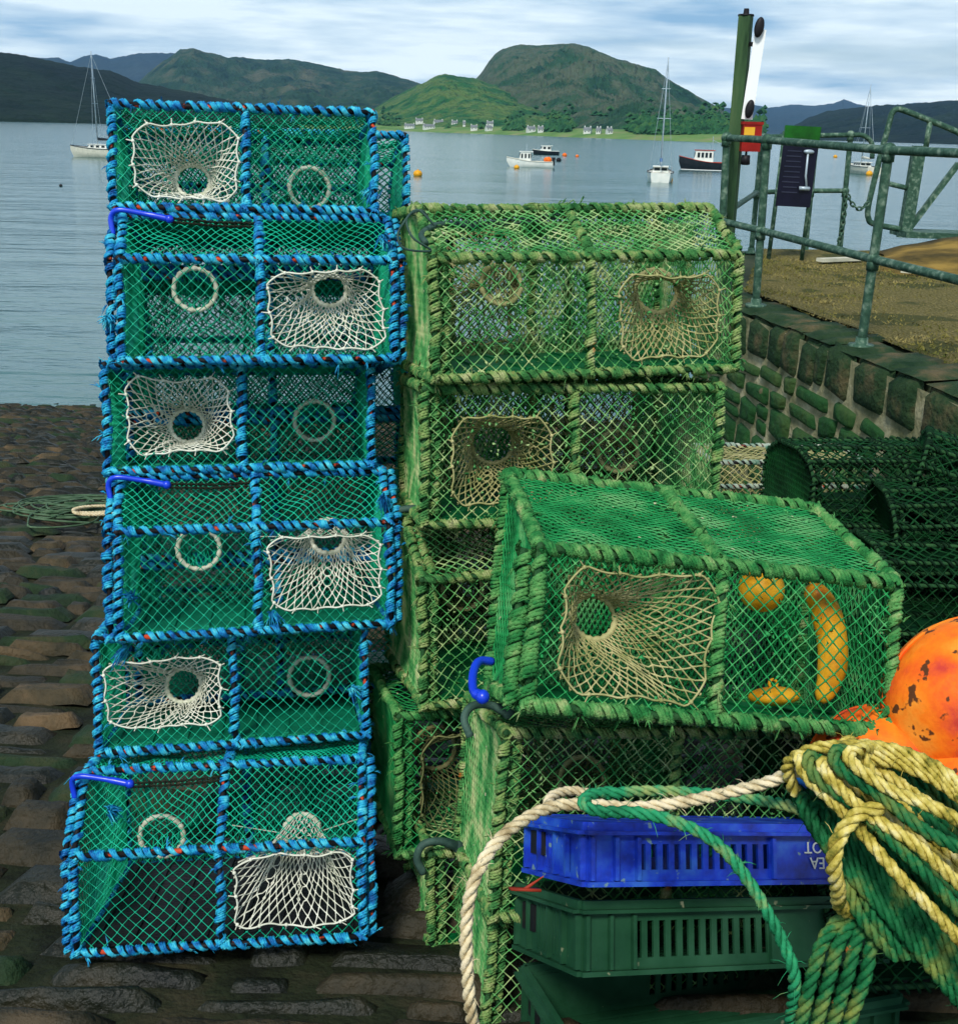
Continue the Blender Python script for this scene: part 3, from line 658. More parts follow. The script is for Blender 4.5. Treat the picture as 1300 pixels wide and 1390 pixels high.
def text_mesh(s, size, name, mt, parent, Mx):
    cu = bpy.data.curves.new(name, 'FONT'); cu.body = s; cu.size = size; cu.extrude = .0006; cu.resolution_u = 3
    ob = bpy.data.objects.new('tmp', cu); COL.objects.link(ob); bpy.context.view_layer.update()
    me = bpy.data.meshes.new_from_object(ob.evaluated_get(bpy.context.evaluated_depsgraph_get())); bpy.data.objects.remove(ob)
    me.materials.clear(); me.materials.append(mt); me.name = name
    o = bpy.data.objects.new(name, me); COL.objects.link(o); o.parent = parent; o.matrix_local = Mx; return o
CRT, CRR = A3(.199, 1.558, .394), rot(rad(25.3), rad(29.2), rad(13.3))
c1 = crate('blue plastic crate turned upside down on the grey crates, white letters at right', 'fish crates at the front', CRT, CRR, .618, .23, .106, M['crate_blue'], inverted=True)
# the lettering, upside down like its crate
def upside(px, py, s, size):
    p = locray(CRT, CRR, px, py, -.0065)
    return text_mesh(s, size, 'lettering', M['letter'], c1, Matrix.Translation(Vector(p))@Matrix(((-1,0,0,0),(0,0,1,0),(0,-1,0,0),(0,0,0,1))))
upside(1115.5, 1143, 'OT', .029); upside(1119, 1164, 'EA', .029)
g = 'grey-green crates under the blue crate'
p = crate('grey-green slatted crate directly under the blue crate', g, A3(.2, 1.553, .215), rot(rad(24.4), rad(29), rad(12.7)), .64, .27, .125, M['crate_grey'])
c = copy_tree(p); R_ = rot(rad(17), rad(12), rad(3)); T_ = A3(.20, 1.50, -.03); c.matrix_world = Matrix([[*R_[i], T_[i]] for i in range(3)]+[[0, 0, 0, 1]]); c['label'] = 'lower grey-green crate, standing on the slipway under the others'
lf = MB(); q = at(712, 1207, 1.78); lf.box(q, (.05, .02, .004), rot(.3, .5, .2)); lf.tube([q, q+A3(.03, .01, .018)], [.004, .001], 4)
tag(lf.build('orange_scrap', M['boat_red'], None), 'small rust-coloured scrap lying on the grey crate corner', 'scrap')

# ------------------------------------------------------------------ ropes
gz = lambda y: slip_z(y)+.012
rb = MB(); pts = [at(x, y, d) for x, y, d in [(1095,1040,1.63),(1040,1062,1.66),(960,1082,1.70),(900,1093,1.71),(850,1096,1.71),(790,1092,1.71),(745,1096,1.70),(700,1120,1.66),(664,1156,1.62),(642,1200,1.60),(633,1250,1.60),(634,1310,1.60),(640,1380,1.61)]]
pts += [A3(pts[-1][0]+.02, pts[-1][1]+.02, pts[-1][2]-.12), A3(pts[-1][0]+.05, pts[-1][1]+.0, gz(pts[-1][1]))]
rope(rb, catmull(pts, 10), .0098, k=6, fuzz=40)
rope(rb, catmull([at(x, y, d) for x, y, d in [(742,1102,1.72),(748,1082,1.76),(775,1074,1.80),(800,1078,1.80),(815,1086,1.76)]], 8), .0085, k=6)
tag(rb.build('beige_rope', M['rope_beige']), 'pale beige twisted rope arching from the coil over the blue crate to the ground', 'rope')
rg = MB(); pts = [at(x, y, d) for x, y, d in [(830,1075,1.76),(800,1080,1.72),(792,1092,1.69),(815,1102,1.69),(860,1103,1.69),(905,1112,1.68),(950,1130,1.67),(988,1160,1.66),(1018,1200,1.655),(1042,1240,1.65),(1060,1275,1.65),(1078,1330,1.65)]]
pts += [A3(pts[-1][0]+.02, pts[-1][1]+.03, pts[-1][2]-.16), A3(pts[-1][0]+.08, pts[-1][1], gz(pts[-1][1]))]
rope(rg, catmull(pts, 10), .0098, k=6, fuzz=60)
rope(rg, catmull([at(x, y, d) for x, y, d in [(800,1080,1.74),(880,1074,1.77),(960,1078,1.77),(1030,1086,1.75),(1085,1098,1.68),(1110,1120,1.64)]], 8), .0095, k=6, fuzz=60)
tag(rg.build('green_rope', M['rope_aqua']), 'green twisted rope draped over the blue crate, hanging in front of its slots', 'rope')
# the big hank: loops turned at the upper left, running down to the lower right
hy = MB(); rs = np.random.default_rng(5)
def loopy(x0, y0, x1, y1, w, d0, d1, mb, m=0, R_=.0094):
    """one long loop from the upper left turn to the lower right turn, half-width w in px"""
    dx, dy = x1-x0, y1-y0; Ln = math.hypot(dx, dy); ux, uy = dx/Ln, dy/Ln; nx, ny = -uy, ux
    P = []
    for t, o, dd in [(.02,-.25,0),(-.015,0,-.01),(.0,.5,-.018),(.06,.9,-.02),(.25,1.05,-.02),(.5,.9,-.03),(.75,1,-.02),(.95,1,0),(1.05,.5,.04),(1.07,-.2,.09),(1,-.9,.12),(.75,-1.1,.11),(.5,-1,.10),(.25,-.9,.08),(.08,-.7,.05)]:
        j = rs.normal(0, 3, 2)
        P.append(at(x0+ux*t*Ln+nx*o*w+j[0], y0+uy*t*Ln+ny*o*w+j[1], d0+(d1-d0)*t+dd))
    rope(mb, catmull(P, 9, closed=True), R_, k=6, m=m, phase=rs.random()*6, fuzz=14)
for i in range(5): loopy(1088+i*17, 1034+rs.normal(0, 6)-i*3, 1365+i*10, 1335-i*48, 10+i*3, 1.60-.012*i, 1.50, hy, m=int(i in (1, 3)))
for i in range(5): loopy(1120+i*13, 1024+rs.normal(0, 5), 1345, 1235-i*25, 13+rs.normal(0, 4), 1.645, 1.56, hy, m=int(i in (0, 3)))
rope(hy, catmull([at(x, y, d) for x, y, d in [(1078,1075,1.64),(1068,1045,1.62),(1078,1028,1.60),(1115,1014,1.58),(1160,1018,1.58),(1178,1045,1.57),(1182,1080,1.60)]], 9), .0096, k=6, fuzz=20)
# binding turn
rope(hy, catmull([at(x, y, d) for x, y, d in [(1184,1075,1.60),(1200,1084,1.55),(1192,1096,1.535),(1166,1104,1.53),(1146,1124,1.53),(1134,1148,1.53),(1131,1178,1.54),(1136,1205,1.57),(1140,1230,1.62),(1165,1240,1.68),(1190,1225,1.72)]], 9), .0112, k=7, fuzz=20)
# long top turns sweeping right
for i in range(3): rope(hy, catmull([at(x, y+i*9, d) for x, y, d in [(1100,1030,1.61),(1150,1012,1.60),(1210,1017,1.60),(1260,1036,1.58),(1300,1064,1.56),(1350,1110,1.54)]], 9), .0096, k=6, fuzz=20)
tag(hy.build('yellow_rope_coil', [M['rope_yellow'], M['rope_green']]), 'thick hank of straw-yellow rope tied with a turn over the right end of the crate', 'rope')
hg = MB()
for i in range(13):
    y = 1040+i*12; 
    rope(hg, catmull([at(x, yy, d) for x, yy, d in [(1128+i*3,y+8,1.69),(1165+i*2,y-3+rs.normal(0,2),1.665),(1215,y+6+i*1.5,1.64),(1260,y+28+i*4,1.63),(1300,y+62+i*6,1.63),(1345,y+120+i*5,1.66)]], 8), .0096, k=6, fuzz=12)
for i in range(7): loopy(1092+i*16, 1085+i*8, 1370-i*9, 1420-i*24, 16, 1.665, 1.60, hg)
for i in range(3): rope(hg, catmull([at(x, yy, d) for x, yy, d in [(1078+i*24,1070,1.66),(1096+i*22,1110,1.66),(1128+i*18,1160,1.64),(1150+i*18,1205,1.63),(1170+i*18,1250,1.62),(1215+i*15,1300,1.62)]], 8), .0096, k=6, fuzz=12)
for i in range(4): rope(hg, catmull([at(x, yy, d) for x, yy, d in [(1080+i*20,1420,1.66),(1100+i*24,1330,1.64),(1118+i*22,1275,1.64),(1150+i*18,1240,1.66),(1185+i*16,1225,1.69),(1240+i*14,1235,1.72),(1290+i*12,1290,1.74)]], 8), .0105, k=6, fuzz=12)
tag(hg.build('green_rope_coil', M['rope_green']), 'dark green part of the rope hank spreading under the yellow turns', 'rope')
# ------------------------------------------------------------------ orange buoys
def buoy(px, py, d, r, lab, tilt):
    Rb = rot(0, rad(tilt), rad(tilt*.6)); root = empty('inflatable_buoy', lab, 'buoy', 'orange buoys at the right', at(px, py, d), Rb)
    b = MB(); b.ball((0, 0, 0), (r, r, r*1.12), 40, 28, f=lambda v: 1+.012*np.sin(v[:, 0]*7+v[:, 2]*4)+.01*np.sin(v[:, 1]*9)); b.build('buoy_body', M['orange'], root)
    n = MB(); a_ = np.linspace(0, TAU, 60)[:-1]; n.tube(np.stack([np.cos(a_)*r*1.005, 0*a_, np.sin(a_)*r*1.125], -1), .0035, 5, closed=True); n.build('seam', M['orange'], root)
    n = MB(); P = np.array([(0, 0, r*1.08), (0, 0, r*1.2), (0, 0, r*1.3)]); n.tube(P, [r*.3, r*.2, r*.16], 12, caps=True); n.build('rope_eye', M['boat_blue'], root)
    return root
buoy(1318, 950, 2.05, .150, 'big scuffed orange buoy at the right edge, beside the tilted creel', 200)
buoy(1195, 1050, 2.08, .125, 'scuffed orange buoy lower down, between the tilted creel and the rope hank', -150)
buoy(1345, 1090, 2.0, .15, 'orange buoy furthest right, mostly outside the picture behind the rope hank', 190)
# creels under the buoys, copies of the low one
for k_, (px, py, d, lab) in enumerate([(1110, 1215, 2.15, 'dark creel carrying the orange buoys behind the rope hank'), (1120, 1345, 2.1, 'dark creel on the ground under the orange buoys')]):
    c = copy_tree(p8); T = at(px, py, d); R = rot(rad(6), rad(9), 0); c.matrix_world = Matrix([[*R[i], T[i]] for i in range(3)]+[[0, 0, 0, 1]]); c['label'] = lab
exec_env = True

# ================================================================== setting
# water
wm = bpy.data.materials.new('water'); wm.use_nodes = True; nt = wm.node_tree; N = nt.nodes; L = nt.links; b = N['Principled BSDF']
b.inputs['Base Color'].default_value = (.006, .085, .085, 1); b.inputs['Roughness'].default_value = .14; b.inputs['IOR'].default_value = 1.33
tc = N.new('ShaderNodeTexCoord'); prev = None
for sc_i, (s, st, dist, strg) in enumerate([(1.6, (.5, 1.5, 1), .05, .8), (.30, (.45, 1.4, 1), .22, .7), (.035, (.35, 1.3, 1), .9, .5)]):
    mp = N.new('ShaderNodeMapping'); mp.inputs['Scale'].default_value = st; L.new(tc.outputs['Object'], mp.inputs[0])
    n = N.new('ShaderNodeTexNoise'); n.inputs['Scale'].default_value = s; n.inputs['Detail'].default_value = 5; L.new(mp.outputs[0], n.inputs['Vector'])
    bp = N.new('ShaderNodeBump'); bp.inputs['Distance'].default_value = dist; bp.inputs['Strength'].default_value = strg; L.new(n.outputs[0], bp.inputs['Height'])
    if prev: L.new(prev.outputs[0], bp.inputs['Normal'])
    prev = bp
L.new(prev.outputs[0], b.inputs['Normal'])
mb = MB(); mb.add([(-8800, -60, WZ), (8800, -60, WZ), (8800, 11000, WZ), (-8800, 11000, WZ)], [(0, 1, 2, 3)])
tag(mb.build('water', wm), kind='structure')

# hills
def hillmat(name, cols, scale, rock):
    m = mat(name, cols, scale, .95, 1, scale*6, detail=12, spec=.1, bdist=14)
    return m
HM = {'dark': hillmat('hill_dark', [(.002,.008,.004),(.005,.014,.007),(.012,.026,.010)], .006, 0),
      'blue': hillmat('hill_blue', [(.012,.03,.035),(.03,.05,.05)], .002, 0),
      'moor': hillmat('hill_moor', [(.006,.028,.018),(.022,.06,.03),(.09,.10,.06)], .012, 0),
      'crag': hillmat('hill_crag', [(.006,.034,.020),(.022,.075,.034),(.085,.11,.065),(.03,.08,.035)], .014, 0),
      'green': hillmat('hill_green', [(.006,.05,.02),(.025,.12,.035),(.11,.18,.05),(.02,.09,.03)], .020, 0)}
def fbm(x, y, seed, oct=6, dk=.55):
    r = np.random.default_rng(seed); z = 0; a = 1
    for o in range(oct):
        f = 2**o; p = r.random(8)*TAU; an = r.random(4)*TAU
        z = z+a*sum(np.sin(f*(x*math.cos(an[k])+y*math.sin(an[k]))+p[k]+1.3*np.sin(f*.7*(x*math.sin(an[k])-y*math.cos(an[k]))+p[k+4])) for k in range(4))/4
        a *= dk
    return z
def ridge(name, sil, foot, Dr, mt, seed, rough=.10, depth=None, pw=1.15, nc=380, nr=150):
    """hill range: sil [(px,py)] skyline, foot [(px,D)] distance of its foot, Dr distance of the crest"""
    sil = sorted(sil); xs = np.linspace(sil[0][0], sil[-1][0], nc); ys = np.interp(xs, *np.array(sil).T)
    fd = np.interp(xs, *np.array(foot).T); V = []
    jit = fbm(xs*.12, xs*0, seed)*1.1+fbm(xs*.45, xs*0, seed+3)*.45
    for x, y, f, j in zip(xs, ys, fd, jit):
        r = ray(x, y+j); hd = r[:2]/np.linalg.norm(r[:2]); tn = r[2]/np.linalg.norm(r[:2]); H = max(CZ+Dr*tn-WZ, 3); col = []
        for k in range(nr):
            t = k/(nr*.78)
            if t <= 1: D = f+(Dr-f)*t; h = H*t**pw
            else: u = (t-1)/.28; D = Dr+(Dr-f)*.6*u; h = H*(1-u**1.5)
            col.append((hd[0]*D, hd[1]*D, h, t, H))
        V.append(col)
    V = np.array(V); sc_ = 2.2/ (Dr*.12)
    nz = fbm(V[..., 0]*sc_, V[..., 1]*sc_, seed+9, 8, .66); nz = nz-.9*np.abs(fbm(V[..., 0]*sc_*2.1, V[..., 1]*sc_*2.1, seed+19, 6, .62))+.35; env = np.clip(np.sin(np.clip(V[..., 3], 0, 1)*PI), 0, 1)**.7
    Z = V[..., 2]+nz*V[..., 4]*rough*env
    # keep the slope below the crest's sight line
    D = np.linalg.norm(V[..., :2], axis=-1); lim = (V[..., 4]-CZ+WZ+0)/Dr*D*0.985+CZ-WZ
    Z = np.where(V[..., 3] < .97, np.minimum(Z, lim), Z); Z = np.where(V[..., 3] <= .001, -2, Z)
    G = np.stack([V[..., 0], V[..., 1], Z+WZ], -1)
    m = MB(); m.grid(G); o = m.build(name, mt); tag(o, kind='structure'); return G
ridge('hill', [(-500,70),(-300,60),(-100,66),(15,72),(60,80),(100,89),(150,96),(190,112),(260,125),(330,140),(400,153),(470,164),(520,174),(560,182)], [(-500,1000),(560,1350)], 1750, HM['dark'], 1, .05, pw=.8)
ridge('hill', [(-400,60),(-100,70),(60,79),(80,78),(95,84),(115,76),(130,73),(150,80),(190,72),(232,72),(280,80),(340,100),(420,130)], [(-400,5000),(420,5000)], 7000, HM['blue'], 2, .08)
ridge('hill', [(150,175),(180,120),(200,100),(215,88),(230,78),(245,68),(260,66),(285,72),(310,78),(330,76),(345,81),(390,80),(420,84),(455,92),(475,97),(510,96),(540,104),(575,115),(620,125),(700,150)], [(150,2200),(700,2000)], 3600, HM['moor'], 3, .14, pw=1.05)
ridge('hill', [(380,178),(440,170),(500,152),(540,128),(575,112),(590,104),(605,101),(640,106),(680,118),(720,136),(760,152),(830,166),(900,176),(980,186)], [(380,1350),(550,1300),(650,1150),(780,960),(900,850),(980,800)], 1900, HM['green'], 4, .11, pw=.95)
ridge('hill', [(560,150),(600,130),(640,112),(652,100),(662,86),(672,74),(682,67),(700,62),(730,61),(780,59),(800,64),(830,78),(850,82),(870,90),(890,95),(905,106),(925,118),(960,138),(985,152),(1010,168),(1035,181),(1055,193)], [(560,1800),(800,1150),(900,860),(1055,840)], 2700, HM['crag'], 5, .15, pw=1.0)
ridge('hill', [(1020,192),(1050,186),(1075,172),(1095,160),(1118,152),(1150,146),(1200,143),(1240,140),(1300,136),(1450,120),(1700,140)], [(1020,2400),(1300,1900),(1700,1700)], 3300, HM['dark'], 6, .12)
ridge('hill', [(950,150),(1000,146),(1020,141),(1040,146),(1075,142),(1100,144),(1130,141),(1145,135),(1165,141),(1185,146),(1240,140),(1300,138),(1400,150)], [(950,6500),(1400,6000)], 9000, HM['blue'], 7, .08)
# shore meadow strip
def shore(x, D): r = ray(x, 180); hd = r[:2]/np.linalg.norm(r[:2]); return hd*D
xs = np.linspace(395, 985, 120); fd = np.interp(xs, [380, 550, 650, 780, 900, 990], [1350, 1300, 1150, 960, 850, 800])
G = np.array([[(*shore(x, f+dd), WZ+z) for dd, z in [(-45, -1), (-38, .5), (-15, 2.2), (25, 5), (90, 7)]] for x, f in zip(xs, fd)])
G[..., 2] += np.abs(fbm(G[..., 0]*.05, G[..., 1]*.05, 44))*.5*(G[..., 2] > WZ+1)
m = MB(); m.grid(G); tag(m.build('shore', mat('shore_grass', [(.05,.14,.03),(.12,.22,.05),(.22,.22,.10)], .03, .9)), kind='structure')
hl = [(569,163,11,'small white gabled house on the slope, leftmost of the upper row'), (595,165,14,'long low white house in the upper row above the shore'), (617,166,9,'white cottage at the right end of the upper row of houses'),
      (630,167,4,'tiny white cottage standing apart right of the upper row'), (665,167,10,'low pale house half in trees above the shore'), (556,176,15,'long white terrace by the shore nearest the blue creels'),
      (582,176,17,'second long white terrace by the shore'), (643,179,10,'white house by the shore under the green hill, left one of a pair'), (663,181,9,'white house by the shore under the green hill, right one of a pair'),
      (720,184,12,'white house near the shore beneath the big crag, with a smaller neighbour'), (733,184,8,'small white house right of the one beneath the big crag'), (797,184,11,'white gabled farmhouse alone on the meadow by the shore'),
      (812,185,7,'low white outbuilding right of the farmhouse'), (826,186,8,'last white cottage at the right end of the village')]
# woods along the far shore: one mass
m = MB(); rs = np.random.default_rng(8)
ico = []
for _ in range(5200):
    x = rs.uniform(400, 1035); f = np.interp(x, [380, 550, 650, 780, 900, 1035], [1350, 1300, 1150, 960, 850, 810])
    dd = rs.exponential(70)+5
    if x < 900 and math.sin(x*.11)+math.sin(x*.043+1)+.8*math.sin(dd*.07+x*.02) < -.1: continue
    if any(abs(x-q[0]) < q[2]*.75+2 for q in hl) and dd < 190: continue
    p = shore(x, f+dd); h = rs.uniform(2.5, 6.5); k = rs.uniform(1.8, 4.5)
    z = WZ+2+dd*.075+rs.uniform(-1, 1)
    v = np.array([(0, 0, h), (k, 0, h*.55), (0, k, h*.6), (-k, 0, h*.5), (0, -k, h*.62), (k*.7, -k*.7, h*.3), (-k*.7, -k*.6, h*.35), (0, 0, 0)])*rs.uniform(.75, 1.2, (8, 3))
    m.add(v+A3(*p, z), None, [(0, 1, 2), (0, 2, 3), (0, 3, 6), (0, 6, 4), (0, 4, 5), (0, 5, 1), (7, 2, 1), (7, 3, 2), (7, 6, 3), (7, 4, 6), (7, 5, 4), (7, 1, 5)])
tag(m.build('shore_woods', mat('woods', [(.006,.04,.015),(.02,.09,.03),(.05,.12,.03)], .05, .95), smooth=False), 'dark green woods and scrub along the far shore among the white houses', 'woods', kind='stuff')
# houses
for i, (px, py, wpx, lab) in enumerate(hl):
    f = np.interp(px, [380, 550, 650, 780, 900, 990], [1350, 1300, 1150, 960, 850, 800]); up = py < 170 
    D = f+(60 if up else -8); Wd = wpx*.85/1500*D; c = aty(px, py, D); c[2] = c[2]-3.0 if up else WZ+3.3
    a = rs.uniform(-.35, .35); h = 2.7; dp = 6.0
    r_ = empty('house', lab, 'house', 'white houses of the far village', c, rotz(a))
    b_ = MB(); b_.box((0, 0, h/2-1), (Wd, dp, h+2)); 
    for s_ in (-1, 1): b_.add([(s_*Wd/2, -dp/2, h), (s_*Wd/2, dp/2, h), (s_*Wd/2, 0, h+1.9)], None, [(0, 1, 2)])
    b_.build('wall', M['house_white'], r_, smooth=False)
    rf = MB()
    for s_ in (-1, 1): rf.bar((0, s_*(dp/2+.35)/2*1.0, h+1.42), (0.001, s_*(dp/2+.35)/2, h+1.42), .1, .1) if False else rf.add([(-Wd/2-.2, s_*(dp/2+.4), h-.25), (Wd/2+.2, s_*(dp/2+.4), h-.25), (Wd/2+.2, 0, h+1.95), (-Wd/2-.2, 0, h+1.95), (-Wd/2-.2, s_*(dp/2+.4), h-.05), (Wd/2+.2, s_*(dp/2+.4), h-.05), (Wd/2+.2, 0, h+2.15), (-Wd/2-.2, 0, h+2.15)], [(0, 1, 2, 3), (4, 5, 6, 7), (0, 1, 5, 4), (0, 3, 7, 4), (1, 2, 6, 5)])
    rfo = rf.build('roof', M['slate'], r_, smooth=False)
    for s_ in (-1, 1):
        ch = MB(); ch.box((s_*(Wd/2-.6), 0, h+2.3), (.8, .8, 1.6)); ch.build('chimney', M['house_white'], rfo, smooth=False)
    nwin = 2 if Wd < 9 else 4
    for k in range(nwin):
        wd = MB(); wd.box((-Wd/2+Wd*(k+.5)/nwin, -dp/2-.03, 1.4), (.8, .1, .9)); wd.build('window', M['glass'], r_, smooth=False)

# ------------------------------------------------------------------ boats
def hull_mesh(Lh, B, H, draft=.4, bow=.55, tr=.8, rake=.12, n=18):
    """x forward: bow at +L/2"""
    V = []
    for i in range(n):
        t = i/(n-1); x = -Lh/2+Lh*t; bm = B/2*min(1, (tr+(1-tr)*math.sin(min(t/.45, 1)*PI/2)))*(1-max(0, (t-.5)/.5)**2.3)
        sh = H*(1+bow*max(0, t-.35)**2*2); xr = x+rake*Lh*max(0, t-.8)*2.0
        V.append([(x, 0, -draft*(1-.7*t**3)), (x, bm*.7, -draft*.4), (x, bm*.92, 0.02), (xr, bm*1.0, sh*.6), (xr, bm*1.03+.01, sh)])
    V = np.array(V); Mi = V.copy(); Mi[..., 1] *= -1
    return V, Mi
def boat(name, label, cat, loc, head, Lh, B, H, hmat, group=None, **k):
    root = empty(name, label, cat, group, loc, rotz(head)); V, Mi = hull_mesh(Lh, B, H, **k)
    h = MB(); h.grid(V); h.grid(Mi[:, ::-1]); n = len(V)
    for a_, i in ((V, 0),):  # transom
        q = list(V[0])+list(Mi[0][::-1]); c = np.mean(q, 0); h.add(q+[c], None, [(j, (j+1) % len(q), len(q)) for j in range(len(q))])
    h.build('hull', hmat, root)
    d = MB(); z = -.04
    d.grid(np.stack([V[:, 4]+A3(0, -.03, -.05), (V[:, 4]+Mi[:, 4])/2+A3(0, 0, .03), Mi[:, 4]+A3(0, .03, -.05)], 1)); d.build('deck', M['boat_cream'], root)
    g_ = MB(); g_.tube(V[:, 4]+A3(0, 0, .02), .05, 5); g_.tube(Mi[:, 4]+A3(0, 0, .02), .05, 5)
    return root, g_, V
def cabin(root, x0, x1, w_, z0, z1, mt, wins=2, rake=.25, front=True, roof=None, name='cabin'):
    c = MB(); y = w_/2; rk = rake*(z1-z0); a = [(x0, -y, z0), (x1, -y, z0), (x1, y, z0), (x0, y, z0), (x0+rk*.3, -y*.88, z1), (x1-rk, -y*.88, z1), (x1-rk, y*.88, z1), (x0+rk*.3, y*.88, z1)]
    c.add(a, [(0, 1, 5, 4), (1, 2, 6, 5), (2, 3, 7, 6), (3, 0, 4, 7), (4, 5, 6, 7)]); cb = c.build(name, mt, root, smooth=False)
    rf = MB(); rf.box(((x0+x1-rk)/2, 0, z1+.04), (x1-x0-rk*.6+.3, w_*.98, .09)); rf.build('roof', roof or mt, cb, smooth=False)
    h = z1-z0
    for s_ in (-1, 1):
        for i in range(wins):
            xa = x0+(x1-x0)*(.10+.8*i/wins); xb = x0+(x1-x0)*(.10+.8*(i+.8)/wins)-rk*.4; wn = MB()
            wn.box(((xa+xb)/2, s_*y*.955, z0+h*.62), (xb-xa, .05, h*.42)); wn.build('window', M['glass'], cb, smooth=False)
    for xx, sg in ((x0+rk*.1, -1), (x1-rk*.55, 1)):
        for s_ in (-.45, .45):
            wn = MB(); wn.box((xx+sg*.03, s_*y, z0+h*.62), (.06, y*.7, h*.42)); wn.build('window', M['glass'], cb, smooth=False)
    return cb
def yacht(label, loc, head, Lh, B, mh, hm, sailc, group='moored yachts'):
    r_, g_, V = boat('yacht', label, 'yacht', loc, head, Lh, B, Lh*.125, hm, group, draft=.35, tr=.72, bow=.4)
    g_.build('gunwale', M['boat_dark'], r_); cabin(r_, -Lh*.12, Lh*.22, B*.62, Lh*.12, Lh*.12+.55, M['boat_white'], 3, .8)
    m = MB(); z0 = Lh*.12+.5; mx = Lh*.08; m.tube([(mx, 0, z0), (mx, 0, z0+mh*.6), (mx, 0, z0+mh)], [.085, .075, .05], 8, caps=True); ms = m.build('mast', M['mast'], r_)
    for f in (.45, .72):
        s_ = MB(); s_.tube([(mx, -B*.36*(1.2-f), z0+mh*f), (mx, B*.36*(1.2-f), z0+mh*f)], .035, 5); s_.build('spreader', M['mast'], ms)
    bm = MB(); bm.tube([(mx, 0, z0+.55), (mx-Lh*.36, 0, z0+.5)], .06, 6, caps=True); bm.build('boom', M['mast'], ms)
    sv = MB(); sv.tube([(mx-.1, 0, z0+.75), (mx-Lh*.2, 0, z0+.68), (mx-Lh*.36, 0, z0+.58)], [.16, .14, .07], 8, caps=True); sv.build('sail_cover', sailc, r_)
    rg = MB()
    for p in ((Lh*.53, 0, Lh*.15), (-Lh*.49, 0, Lh*.13), (mx, B*.45, Lh*.12), (mx, -B*.45, Lh*.12)): rg.tube([p, (mx, 0, z0+mh*.97)], .02, 4)
    for s_ in (-1, 1):
        for i in range(5): rg.tube([(-Lh*.42+i*Lh*.2, s_*B*.43, Lh*.12), (-Lh*.42+i*Lh*.2, s_*B*.43, Lh*.12+.6)], .018, 4)
        rg.tube([(-Lh*.42, s_*B*.43, Lh*.12+.6), (Lh*.38, s_*B*.36, Lh*.12+.62)], .014, 4)
    rg.build('rigging', M['mast'], r_)
    return r_
def wl(px, py): p = atz(px, py, WZ); p[2] = WZ; return p
yacht('white yacht seen stern-on in the middle of the loch with a tall blue mast', wl(895, 246), rad(82), 7.2, 2.55, 10.4, M['boat_white'], M['boat_blue'])
yacht('white yacht half hidden behind the left stack of creels', wl(141, 214), rad(168), 8.2, 2.7, 10.9, M['boat_cream'], M['boat_dark'])
yacht('pale yacht with a dark hull seen end-on between the railing posts at the right', wl(1169, 236), rad(95), 8.0, 2.6, 10.2, M['boat_cream'], M['boat_cream'])
r_, g_, V = boat('motor_boat', 'white open motor boat with wheelhouse, left of the middle yacht', 'motor boat', wl(721, 227), rad(176), 5.6, 2.0, .72, M['boat_white'], bow=.8, rake=.2)
g_.build('gunwale', M['boat_cream'], r_); cabin(r_, .05, 1.75, 1.5, .6, 1.9, M['boat_white'], 3, .3)
o_ = MB(); o_.ball((-2.2, .5, .95), (.42, .3, .42), 10, 8); o_.build('fender', M['orange'], r_); o_ = MB(); o_.ball((-1.9, -.5, .95), (.36, .3, .36), 10, 8); o_.build('fender', M['orange'], r_)
o_ = MB(); o_.box((-2.85, 0, .7), (.35, .45, .8)); o_.box((-2.85, 0, 1.15), (.45, .4, .3)); o_.build('outboard_motor', M['boat_dark'], r_, smooth=False)
o_ = MB(); o_.tube([(.7, 0, 1.9), (.7, 0, 2.9)], .03, 5); o_.tube([(.5, -.4, 2.15), (.5, .4, 2.15)], .03, 5); o_.build('aerial', M['mast'], r_)
r_, g_, V = boat('small_boat', 'small dark-hulled boat with a white cabin, farthest out left of the middle yacht', 'motor boat', wl(741, 210), rad(185), 5.0, 2.0, .7, M['boat_dark'], bow=.5)
g_.build('gunwale', M['boat_white'], r_); cabin(r_, -.9, 1.3, 1.5, .65, 1.7, M['boat_white'], 2, .5)
r_, g_, V = boat('fishing_boat', 'black fishing boat with red rail, white wheelhouse and red roof by the quay pole', 'fishing boat', wl(962, 231), rad(172), 7.6, 2.7, 1.0, M['boat_dark'], bow=.9, rake=.12)
g_.build('rail', M['boat_red'], r_); cabin(r_, -.4, 2.2, 1.8, 1.0, 2.55, M['boat_white'], 4, .15, roof=M['boat_red'])
o_ = MB(); o_.tube([(-.2, 0, 2.5), (-.2, 0, 4.4)], .05, 6); o_.tube([(-.2, 0, 3.9), (-2.6, 0, 3.0)], .04, 6); o_.tube([(-.5, -.5, 3.6), (.1, .5, 3.6)], .03, 5); o_.build('mast', M['mast'], r_)
o_ = MB(); o_.ball((-3.2, 0, 1.5), (.35, .35, .4), 10, 8); o_.build('fender', M['orange'], r_)
o_ = MB(); V_ = V.copy(); P = V_[:, 2]+A3(0, .02, .0); o_.tube(P, .05, 5); P2 = P.copy(); P2[:, 1] *= -1; o_.tube(P2, .05, 5); o_.build('waterline_stripe', M['white'], r_)
